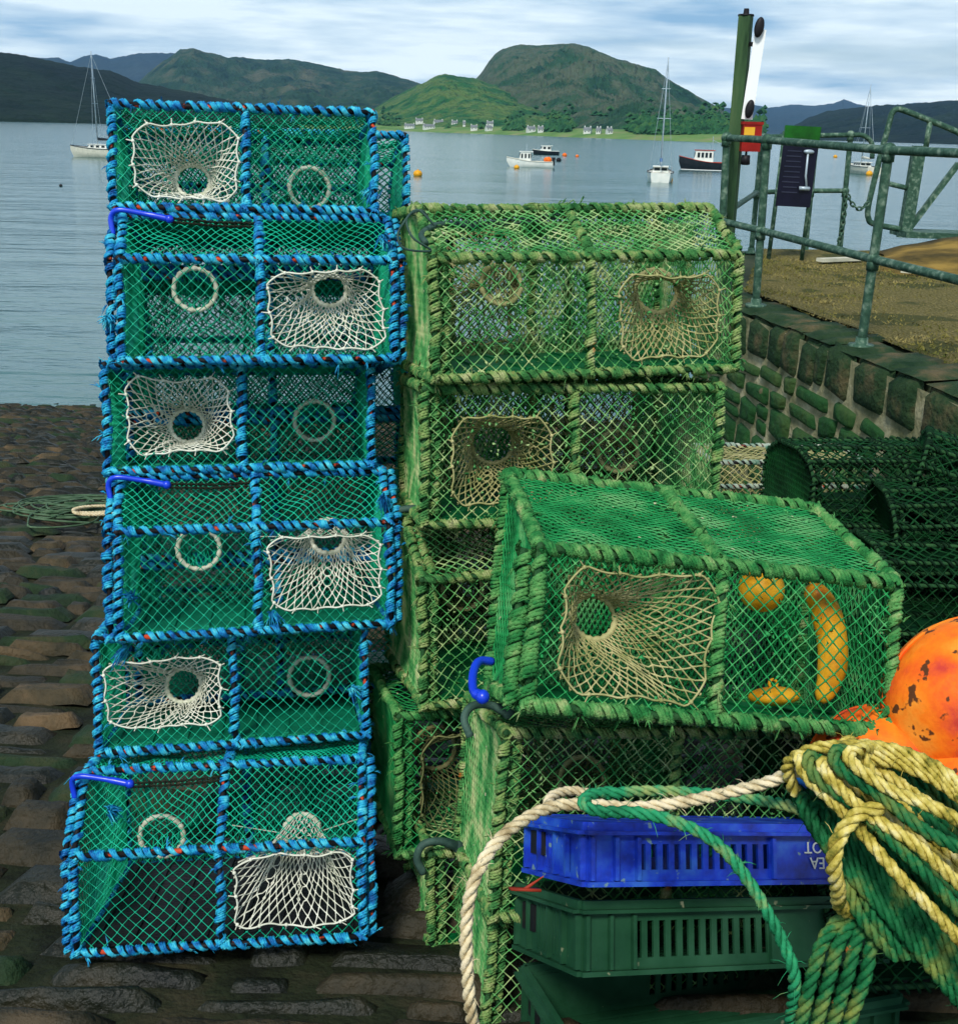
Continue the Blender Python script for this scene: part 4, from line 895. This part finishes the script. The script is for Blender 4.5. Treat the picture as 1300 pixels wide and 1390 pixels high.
for px, py, d_, mt, lab in [(567,239,.45,'yellow','yellow mooring buoy alone on the water right of the left stack'), (906,247,.5,'yellow','yellow mooring buoy at the stern of the middle yacht'), (701,229,.35,'yellow','yellow mooring buoy under the bow of the white motor boat'),
                            (766,212,.45,'orange','orange mooring buoy right of the small dark boat'), (783,213,.32,'orange','tiny orange mooring buoy, right one of two'), (758,219,.42,'black','dark mooring buoy below the two orange ones'),
                            (1133,214,.5,'yellow','yellow mooring buoy between the railing posts'), (1179,238,.45,'yellow','yellow mooring buoy beside the right-hand yacht'), (83,253,.12,'black','tiny dark float on the water at the far left')]:
    p = wl(px, py); b_ = MB(); b_.ball(p+A3(0, 0, d_*.45), (d_, d_, d_*.85), 14, 10); b_.tube([p+A3(0, 0, d_*1.2), p+A3(0, 0, d_*1.5)], d_*.12, 6, caps=True)
    tag(b_.build('mooring_buoy', M[mt]), lab, 'buoy', 'mooring buoys')

# ------------------------------------------------------------------ slipway
m = MB(); ys = np.linspace(-6, 26, 60); xs = np.linspace(-14, 3.2, 30)
G = np.array([[(x, y, slip_z(y)-.035+.012*math.sin(x*3+y*2)) for x in xs] for y in ys]); m.grid(G)
# continues down beyond the frame, dark earth joints
slabs = [mat('slip_stone_'+n_, c_, 5, r_, 1, 55, bdist=.012, detail=9, spec=.3) for n_, c_, r_ in (('dark', [(.003,.005,.003),(.010,.013,.007),(.030,.026,.013)], .5), ('brown', [(.006,.008,.004),(.026,.022,.010),(.058,.042,.020)], .65), ('tan', [(.016,.016,.007),(.052,.040,.018),(.12,.078,.036)], .75), ('moss', [(.003,.012,.003),(.010,.030,.008),(.040,.040,.014)], .8))]
slab_old = mat('slip_stone', [(.004,.008,.003),(.014,.019,.008),(.045,.034,.015),(.13,.085,.038)], 3.4, .6, 1, 40, fleck=((.015,.05,.015), 3.2, .56), spec=.5, bdist=.02, detail=9)
tag(m.build('slipway', mat('slip_joint', [(.004,.006,.003),(.014,.02,.008),(.03,.028,.014)], 6, .9, 1, 60)), kind='structure')
m = MB(); rs = np.random.default_rng(21); y = -1.2
while y < 18.4:
    dy = rs.uniform(.075, .19); x = -12+rs.uniform(0, .5)
    while x < 2.6:
        wd = rs.uniform(.12, .50); n1, n2 = (8, 6) if y < 7 else (5, 4)
        U, Vv = np.meshgrid(np.linspace(0, 1, n1), np.linspace(0, 1, n2), indexing='ij')
        X = x+.012+(wd-.024)*U; Y = y+.010+(dy-.020)*Vv
        ed = np.minimum(np.minimum(U, 1-U)*wd, np.minimum(Vv, 1-Vv)*dy)
        X = X+fbm(X*9, Y*9, 3, 2)*.018; Y = Y+fbm(X*7+5, Y*9, 4, 2)*.022
        Z = slip_z(Y)-.05+.055*np.clip(ed/.028, 0, 1)**.6+fbm(X*14, Y*14, 5, 5, .65)*.010+rs.uniform(-.020, .020)+(U-.5)*rs.normal(0, .012)+(Vv-.5)*rs.normal(0, .012)
        if y < 1.0 or abs(x) < 30: m.grid(np.stack([X, Y, Z], -1), m=int(rs.choice(4, p=[.40, .34, .12, .14])))
        x += wd
    y += dy
tag(m.build('slipway_paving', slabs), kind='structure')
# waterline: dark gravel and weed edge, and the thin rope left on the stones
m = MB()
for k in range(14):
    c = at(95+rs.normal(0, 12), 697+rs.normal(0, 5), 1); d = c-CC; t_ = ((slip_z(2)+.18*2-0.02)-CC[2])/(d[2]+.18*d[1]); c = CC+d*t_
    a = np.linspace(0, TAU, 26); rx, ry = rs.uniform(.1, .42), rs.uniform(.06, .35)
    P = np.stack([c[0]+rx*np.cos(a+k)+.04*np.sin(3*a+k), c[1]+ry*np.sin(a+k)*1.6+.05*np.cos(2*a), 0*a], -1); P[:, 2] = slip_z(P[:, 1])+.045+.008*np.sin(a*2+k)
    m.tube(P, .007, 5)
tag(m.build('thin_rope', M['weed_rope']), 'tangle of thin dull green cord lying on the slipway at the left', 'rope')
m = MB(); 
for k in range(3):
    c = CC+(at(132, 708, 1)-CC)*1; d = at(130+k*4, 706+k*3, 1)-CC; t_ = ((slip_z(2)+.36-0.02)-CC[2])/(d[2]+.18*d[1]); c = CC+d*t_
    a = np.linspace(0, TAU, 40); P = np.stack([c[0]+(.14+.015*k)*np.cos(a), c[1]+(.15+.02*k)*np.sin(a), 0*a], -1); P[:, 2] = slip_z(P[:, 1])+.06+.012*k; rope(m, P, .011, k=5)
tag(m.build('pale_rope_loop', M['rope_beige']), 'small loop of pale rope on the slipway beside the left stack', 'rope')

# ------------------------------------------------------------------ quay
ZQ = .5
def xe(y): return 1.75+(7.536-y)*.178
poly = [(xe(-4)+.02, -4), (xe(8.2)+.02, 8.2), (2.52, 11.45), (14, 12.6), (14, -4)]
m = MB(); n_ = len(poly); m.prism(poly, lambda x, y: (x, y, -6), lambda x, y: (x, y, ZQ-.02))
tag(m.build('quay', mat('quay_concrete', [(.02,.04,.015),(.07,.08,.04)], 3, .9, .6, 20), smooth=False), kind='structure')
xs = np.linspace(0, 1, 70); G = []
for v in np.linspace(0, 1, 110):
    y = -3.9+(15.9)*v; row = []
    for u in xs:
        yy = min(y, 8.2) ; x0 = xe(y)+.3 if y < 8.2 else (xe(8.2)+.3+(y-8.2)*.275); yq = y
        lim = 11.35+(x0-2.5)*.1
        x = x0+(13.8-x0)*u**1.5; yq = min(y, 11.35+(x-2.5)*.1)
        row.append((x, yq, ZQ+.012+.016*float(fbm(x*2.2, yq*2.2, 31, 4))))
    G.append(row)
m = MB(); m.grid(np.array(G))
tag(m.build('quay_surface', mat('quay_turf', [(.055,.060,.014),(.17,.145,.040),(.36,.29,.12)], 60, .95, 1, 220, detail=9, bdist=.02, fleck=((.08,.085,.022), 2.2, .56))), kind='structure')
# short grit and turf blades on it
m = MB(); rs = np.random.default_rng(3); cnt = 16000
yy = rs.uniform(4.2, 11.3, cnt); xx = np.array([xe(min(y, 8.2))+.28+max(0, y-8.2)*.275 for y in yy])+rs.random(cnt)**1.3*4.2
V = []; T_ = []
for i in range(cnt):
    p = A3(xx[i], yy[i], ZQ+.01); a = rs.random()*TAU; w_ = rs.uniform(.003, .009); h = rs.uniform(.006, .022); l = rs.normal(0, .014, 2)
    V += [p+A3(math.cos(a)*w_, math.sin(a)*w_, 0), p-A3(math.cos(a)*w_, math.sin(a)*w_, 0), p+A3(-math.sin(a)*w_, math.cos(a)*w_, 0), p+A3(l[0], l[1], h)]; k = 4*i
    T_ += [(k, k+1, k+3), (k+1, k+2, k+3), (k+2, k, k+3)]
m.add(V, None, T_)
tag(m.build('rough_turf', mat('turf_blades', [(.06,.08,.015),(.17,.15,.035),(.30,.24,.09)], 3, .95), smooth=False), 'short rough brown-green turf and grit covering the top of the quay', 'turf', kind='stuff')
# stone wall
wroot = empty('stone_wall', 'dark green rubble quay wall with pale raised mortar joints and big coping stones', 'wall', None, (xe(8.2), 8.2, 0))
a0 = A3(xe(8.2), 8.2, 0); dirw = A3(xe(-1)-xe(8.2), -9.2, 0); Lw = np.linalg.norm(dirw); dirw /= Lw; outw = A3(-dirw[1]*-1, dirw[0]*-1, 0); outw = A3(dirw[1], -dirw[0], 0)
if outw[0] > 0: outw = -outw
lo = lambda s, z, o: a0-A3(xe(8.2), 8.2, 0)+dirw*s+A3(0, 0, z)+outw*o
m = MB(); S = np.linspace(0, Lw, 260); Zs = np.linspace(-3.2, ZQ-.05, 110)
m.grid(np.array([[lo(s, z, .030+.005*float(fbm(s*9, z*9, 12, 3))) for z in Zs] for s in S])); m.build('mortar', M['mortar'], wroot)
m = MB(); z = ZQ; row = 0
def stone(m, s0, s1, z0, z1, rs, pr):
    n = 7; U, Vv = np.meshgrid(np.linspace(0, 1, n), np.linspace(0, 1, n), indexing='ij')
    c = rs.normal(0, .017, (4, 2)); 
    s = s0+(s1-s0)*U; zz = z0+(z1-z0)*Vv
    s = s+(c[0, 0]*(1-U)*(1-Vv)+c[1, 0]*U*(1-Vv)+c[2, 0]*U*Vv+c[3, 0]*(1-U)*Vv); zz = zz+(c[0, 1]*(1-U)*(1-Vv)+c[1, 1]*U*(1-Vv)+c[2, 1]*U*Vv+c[3, 1]*(1-U)*Vv)
    # rounded corners
    cu, cv = U*2-1, Vv*2-1; k = 1-.05*(np.abs(cu)**4)*(np.abs(cv)**4); s = (s0+s1)/2+(s-(s0+s1)/2)*k; zz = (z0+z1)/2+(zz-(z0+z1)/2)*k
    ed = np.minimum(np.minimum(U, 1-U)*(s1-s0), np.minimum(Vv, 1-Vv)*(z1-z0)); h = pr*np.clip(ed/.022, 0, 1)**.8+fbm(s*11, zz*11, 7, 4)*.007*np.clip(ed/.02, 0, 1)
    h = np.where(ed <= 0, -.01, h+.012)
    m.grid(np.array([[lo(s[i, j], zz[i, j], .012+h[i, j]) for j in range(n)] for i in range(n)]))
rs = np.random.default_rng(17); cope = MB()
hs = [.30]; 
while z > -2.6:
    H_ = .30 if row == 0 else rs.uniform(.10, .26); s = 0-rs.uniform(0, .2)
    while s < Lw:
        w_ = rs.uniform(.14, .46) if row == 0 else rs.uniform(.14, .5)
        dz = 0 if row else rs.uniform(0, .03)
        tgt = cope if row == 0 else m
        if row and H_ > .19 and rs.random() < .35:
            hh = H_*rs.uniform(.4, .6); stone(m, s+.006, s+w_-.006, z-hh+.005, z-.005, rs, .032); stone(m, s+.006, s+w_-.006, z-H_+.005, z-hh-.005, rs, .032)
        else: stone(tgt, s+.006, s+w_-.006, z-H_+.006, z-.002-dz, rs, .034)
        if row == 0:
            p = [lo(s+.008, z-dz, .03), lo(s+w_-.008, z-dz, .03)]; dp = -rs.uniform(.26, .42)
            q = [lo(s+.008, z-dz+.018, dp), lo(s+w_-.008, z-dz+.016, dp)]; n = 6
            U, Vv = np.meshgrid(np.linspace(0, 1, n), np.linspace(0, 1, n), indexing='ij')
            Pq = ((1-U)*(1-Vv))[..., None]*p[0]+(U*(1-Vv))[..., None]*p[1]+((1-U)*Vv)[..., None]*q[0]+(U*Vv)[..., None]*q[1]
            ed = np.minimum(np.minimum(U, 1-U), Vv+.0); Pq[..., 2] += .022*np.clip(ed/.2, 0, 1)**.5+fbm(Pq[..., 0]*14, Pq[..., 1]*14, 9, 3)*.007-.004
            Pq[:, -1, 2] -= .06; cope.grid(Pq)
        s += w_
    z -= H_; row += 1
m.build('stonework', M['stone'], wroot); cope.build('coping', M['cope'], wroot)

# ------------------------------------------------------------------ railings
def railing(label, posts, segs, group=None, name='pipe_railing', feet=True):
    base = A3(*posts[0][0]); root = empty(name, label, 'railing', group, base)
    for a, b_ in posts:
        a = A3(*a)-base; b_ = A3(*b_)-base; m = MB(); n = 14; P = np.linspace(a, b_, n); m.tube(P, .026, 14, caps=True)
        po = m.build('post', M['galv'], root)
        if feet: f = MB(); f.tube([a+A3(0, 0, -.012), a+A3(0, 0, .012), a+A3(0, 0, .013), a+A3(0, 0, .05)], [.07, .07, .036, .033], 14, caps=True); f.build('foot_flange', M['galv'], po)
    for P in segs:
        P = np.array([A3(*p)-base for p in P]); m = MB(); m.tube(P if len(P) > 8 else resample(P, .08)[0], .0235, 14, caps=True); m.build('rail', M['galv'], root)
    return root, base
def fitting(root, base, ps, r=.040):
    for p in ps:
        m = MB(); p = A3(*p)-base; m.ball(p, (r, r, r*1.0), 16, 10); m.tube([p+A3(0, 0, -.06), p+A3(0, 0, .0)], .033, 14, caps=True); m.build('joint', M['galv'], root)
# near run: posts on the wall edge
pb = [A3(1.72, 8.15, ZQ), A3(1.848, 7.536, ZQ), A3(2.103, 6.10, ZQ), A3(2.36, 4.66, ZQ), A3(2.62, 3.2, ZQ)]
tops = [A3(*aty(986, 187, 8.15)), A3(*aty(1041, 190, 7.536)), A3(*aty(1206, 204, 6.10))]
tops[0][:2] = (aty(986, 187, 8.15)[0], 8.15); 
tops += [A3(2.36+.13, 4.66, tops[2][2]), A3(2.62+.13, 3.2, tops[2][2])]
midp = [A3(*aty(976, 284, 8.10)), A3(*aty(1035, 313, 7.536)), A3(*aty(1187, 352, 6.10))]
def onpost(i, z): a, b_ = pb[i], tops[i]; t = (z-a[2])/(b_[2]-a[2]); return a+(b_-a)*t
mz = [p[2] for p in midp]; mids = [onpost(0, mz[1]+.02), onpost(1, mz[1]), onpost(2, mz[2]), onpost(3, mz[2]-.02), onpost(4, mz[2]-.02)]
lower = catmull([mids[0]+A3(-.03, .12, .02), mids[0]+A3(-.045, .0, .0), mids[1], mids[2], mids[3], mids[4]], 10)
root, base = railing('long galvanised pipe railing along the near edge of the quay, two rails high', list(zip(pb, tops)), [tops, lower])
fitting(root, base, tops[:4]); fitting(root, base, mids[1:4], .036)
# rear run at the head of the quay
def zpost(pxt, pyt, pxb, pyb): b_ = atz(pxb, pyb, ZQ); t = aty(pxt, pyt, b_[1]); return b_, t
A_ = zpost(1034, 186, 1019, 343); C_ = zpost(1108, 184, 1092, 341); D_ = zpost(1154, 183, 1139, 342)
mA, mC, mD = [a+(t-a)*.53 for a, t in (A_, C_, D_)]
root, base = railing('shorter pipe railing across the seaward end of the quay behind the dark sign', [A_, C_, D_],
    [[tops[0], A_[1]], [A_[1], C_[1]], [C_[1], D_[1], ], catmull([D_[1], D_[1]+A3(.13, 0, -.005), D_[1]+A3(.22, 0, -.08), D_[1]+A3(.24, 0, -.22)], 6), [mids[0]+A3(-.02, 0, .02), mA], [mA, mC], [mC, mD]])
fitting(root, base, [A_[1], C_[1], D_[1]], .042); fitting(root, base, [mA, mC, mD], .038)
# chain
m = MB()
def chain(mb, P, r=.006, l=.030):
    Q, t = resample(P, l*.80); 
    for i in range(len(Q)-1):
        d = Q[i+1]-Q[i]; d /= np.linalg.norm(d); u = np.cross(d, A3(0, 1, .2)); u /= np.linalg.norm(u); v = np.cross(d, u); w_ = u if i % 2 else v
        a = np.linspace(0, TAU, 11)[:-1]; c = (Q[i]+Q[i+1])/2; mb.tube(c+np.cos(a)[:, None]*d*l*.62+np.sin(a)[:, None]*w_*l*.36, r, 5, closed=True)
q0 = mD; q1 = aty(1178, 275, q0[1]); chain(m, catmull([q0, q0*.65+q1*.35+A3(0, 0, -.09), q0*.3+q1*.7+A3(0, 0, -.10), q1], 10), .0085, .05)
q2 = A3(q0[0]-.02, q0[1]-.03, ZQ+.02); chain(m, catmull([q0+A3(.0, -.03, 0), (q0+q2)/2+A3(.012, -.03, 0), q2], 12), .0085, .05)
tag(m.build('safety_chain', M['galv']), 'steel chain across the gap and hanging from the last post of the rear railing', 'chain')
# gangway frame
Yg = 11.9; gp = lambda x, y, Y=Yg: aty(x, y, Y)
gr = empty('gangway', 'green gangway head with a bent handrail, broad stanchion and diagonal brace at the right', 'gangway', None, gp(1222, 314)); gb = gp(1222, 314)
def tb(mb, P, r, **k): mb.tube(np.asarray(P)-gb, r, 12, caps=True, **k)
m = MB(); tb(m, catmull([gp(1340,205), gp(1300,180), gp(1262,164), gp(1232,152), gp(1218,148), gp(1210,154), gp(1205,172), gp(1196,205), gp(1186,245), gp(1178,280), gp(1178,296), gp(1186,304), gp(1226,312)], 7), .030); m.build('handrail', M['galv'], gr)
m = MB(); tb(m, [gp(1204,249), gp(1238,257)], .026); m.build('rung', M['galv'], gr)
m = MB(); tb(m, [gp(1262,164), gp(1255,205)], .028); tb(m, [gp(1205,202), gp(1258,203)], .024); m.build('upright', M['galv'], gr)
m = MB(); tb(m, [gp(1256,196), gp(1240,262), gp(1229,314)], .0); m = MB(); m.bar(gp(1247,198)-gb, gp(1228,314)-gb, .12, .10, up=(0, 1, 0)); m.build('stanchion', M['galv'], gr, smooth=False)
m = MB(); m.bar(gp(1232,312)-gb, gp(1300,222)-gb, .05, .06, up=(0, 1, 0)); m.build('brace', M['galv'], gr, smooth=False)
m = MB(); m.bar(gp(1218,316)-gb, gp(1340,320)-gb, .5, .06); m.bar(gp(1218,316, 13.2)-gb, gp(1340,320, 13.2)-gb, .08, .1); m.build('platform', M['galv'], gr, smooth=False)
# ochre ramp block
a, b_, c, d = atz(1170, 372, ZQ), atz(1330, 400, ZQ), aty(1238, 322, 10.6), aty(1330, 318, 11.2)
m = MB(); bz = A3(0, 0, -.4); e = A3(c[0]-.5, 11.4, ZQ-.1)
U = np.linspace(0, 1, 14); pts = np.array([[(1-v)*((1-u)*atz(1182,372,ZQ)+u*atz(1345,384,ZQ))+v*((1-u)*aty(1200,347,10.9)+u*aty(1345,326,11.0))+A3(0, 0, .05*math.sin(v*PI*.5)*min(1, u*4)) for v in U] for u in U])
pts[..., 2] += .02*fbm(pts[..., 0]*4, pts[..., 1]*4, 3, 3); m.grid(pts)
bk = pts[:, -1].copy(); bk2 = bk.copy(); bk2[:, 1] += .25; bk3 = bk2.copy(); bk3[:, 2] = ZQ-.1; m.grid(np.stack([bk, bk2, bk3], 1))
tag(m.build('sand_mound', M['ochre']), 'low ochre sandy mound on the seaward end of the quay below the gangway', 'mound')
for px, py, px2, py2, lab in [(1112, 353, 1166, 351, 'long pale plank lying on the quay by the rear railing'), (1224, 367, 1246, 369, 'short pale plank on the quay near the ochre mound')]:
    m = MB(); m.bar(atz(px, py, ZQ+.045), atz(px2, py2, ZQ+.045), .09, .03); tag(m.build('plank', M['plank'], smooth=False), lab, 'plank')

# pole with white board
pt = empty('timber_pole', 'tall square timber pole with a capped top behind the railing corner', 'pole', None, A3(*atz(978, 372, ZQ))); 
pbx = A3(*atz(972, 385, ZQ)); Yp = 8.45; pT = aty(1012, 22, Yp); pB = A3(0, 0, 0)
xr = aty(990, 285, Yp); dv = (xr-pT)/(xr[2]-pT[2]); foot = pT+dv*(ZQ-.05-pT[2]); pt.location = Vector(foot)
m = MB(); m.bar(A3(0, 0, 0), pT-foot, .085, .10, up=(-.45, -1, 0)); m.build('shaft', M['timber'], pt, smooth=False)
m = MB(); q = pT-foot; m.tube([q, q+A3(0, 0, .012), q+A3(0, 0, .013), q+A3(0, 0, .05)], [.058, .056, .022, .018], 12, caps=True); m.build('cap', M['black'], pt)
bd0, bd1 = aty(1032, 40, Yp-.08), aty(1013, 162, Yp-.08)
bo = empty('white_board', 'narrow white board with a black disc at each end, fixed beside the timber pole', 'board', None, (bd0+bd1)/2); cb = (bd0+bd1)/2
m = MB(); m.bar(bd1-cb, bd0-cb, .078, .012, up=(-.2, -1, 0)); m.build('panel', M['white_board'], bo, smooth=False)
for px, py, rr_ in ((1030, 37, .068), (1017, 148, .064)):
    c = aty(px, py, Yp-.11)-cb; m = MB(); m.ball(c, (rr_*.5, .022, rr_), 20, 12, M=rot(0, 0, rad(8))); m.build('disc', M['black'], bo)
m = MB(); m.bar(aty(1024, 60, Yp-.06)-cb, aty(1014, 60, Yp-.02)-cb, .02, .03); m.bar(aty(1013, 135, Yp-.06)-cb, aty(1004, 135, Yp-.02)-cb, .02, .03); m.build('bracket', M['black'], bo, smooth=False)
rc = aty(1018, 187, Yp-.08); rbx = empty('red_box', 'red box with a yellow label and a dark weight under it, on the timber pole', 'box', None, rc)
m = MB(); m.box((0, 0, 0), (.135, .09, .19)); m.build('case', M['red'], rbx, smooth=False)
m = MB(); m.box((0, 0, .1), (.15, .10, .02)); m.build('lid', M['red'], rbx, smooth=False)
m = MB(); m.box((-.022, -.048, .045), (.075, .006, .055)); m.build('label', M['label_yellow'], rbx, smooth=False)
m = MB(); m.tube([(-.02, 0, -.09), (-.02, 0, -.12), (-.02, 0, -.121), (-.02, 0, -.185), (-.02, 0, -.19)], [.008, .008, .03, .034, .02], 10, caps=True); m.build('weight', M['black'], rbx)
# dark sign on the rear railing
Ys = 10.4; s0, s1 = aty(1057, 238, Ys), aty(1104, 238, Ys); scn = (s0+s1)/2; sg_ = empty('notice_board', 'dark blue notice board with a green header and illegible lines, behind the near railing', 'sign', None, scn, rot(rad(0), 0, rad(1.5)))
wS = np.linalg.norm(s1-s0); hS = 78/1500*Ys*1.02
m = MB(); m.box((0, 0, 0), (wS, .03, hS)); m.build('panel', M['sign_dark'], sg_, smooth=False)
m = MB(); m.box((0, -.003, hS/2+.075), (wS*1.02, .034, .15)); m.build('header', M['sign_green'], sg_, smooth=False)
m = MB()
for i in range(9): m.box((-wS*.16, -.018, hS*.38-i*.045), (wS*rs.uniform(.35, .5), .004, .010))
m.build('text_lines', M['sign_text'], sg_, smooth=False)
m = MB(); m.tube([(wS*.22, -.03, hS*.36), (wS*.24, -.03, 0), (wS*.32, -.03, -hS*.2)], .010, 8, caps=True); m.ball((wS*.24, -.03, hS*.38), (.05, .02, .02), 10, 8); m.tube([(wS*.1, -.03, -hS*.2), (wS*.4, -.03, -hS*.2)], .018, 8, caps=True); m.build('fitting', M['mast'], sg_)
m = MB(); a = A3(*A_[0]); m.tube([(wS*.48, .02, hS/2+.1), (wS*.50, .02, -hS/2-.5)], .02, 8, caps=True); m.tube([(-wS*.48, .02, hS/2+.1), (-wS*.48, .02, -hS/2-.5)], .02, 8, caps=True); m.build('leg', M['galv'], sg_)

# haze: one closed box of thin air
hz = bpy.data.materials.new('haze'); hz.use_nodes = True; nt = hz.node_tree; nt.nodes.remove(nt.nodes['Principled BSDF'])
pv = nt.nodes.new('ShaderNodeVolumePrincipled'); pv.inputs['Color'].default_value = (.30, .58, .95, 1); pv.inputs['Density'].default_value = 6e-5; pv.inputs['Anisotropy'].default_value = .2
nt.links.new(pv.outputs[0], nt.nodes['Material Output'].inputs['Volume'])
m = MB(); m.box((0, 5600, 600-4), (19000, 12400, 1208)); ho = m.build('haze', hz, smooth=False); tag(ho, 'thin pale air that fades the far hills', 'haze', kind='stuff')
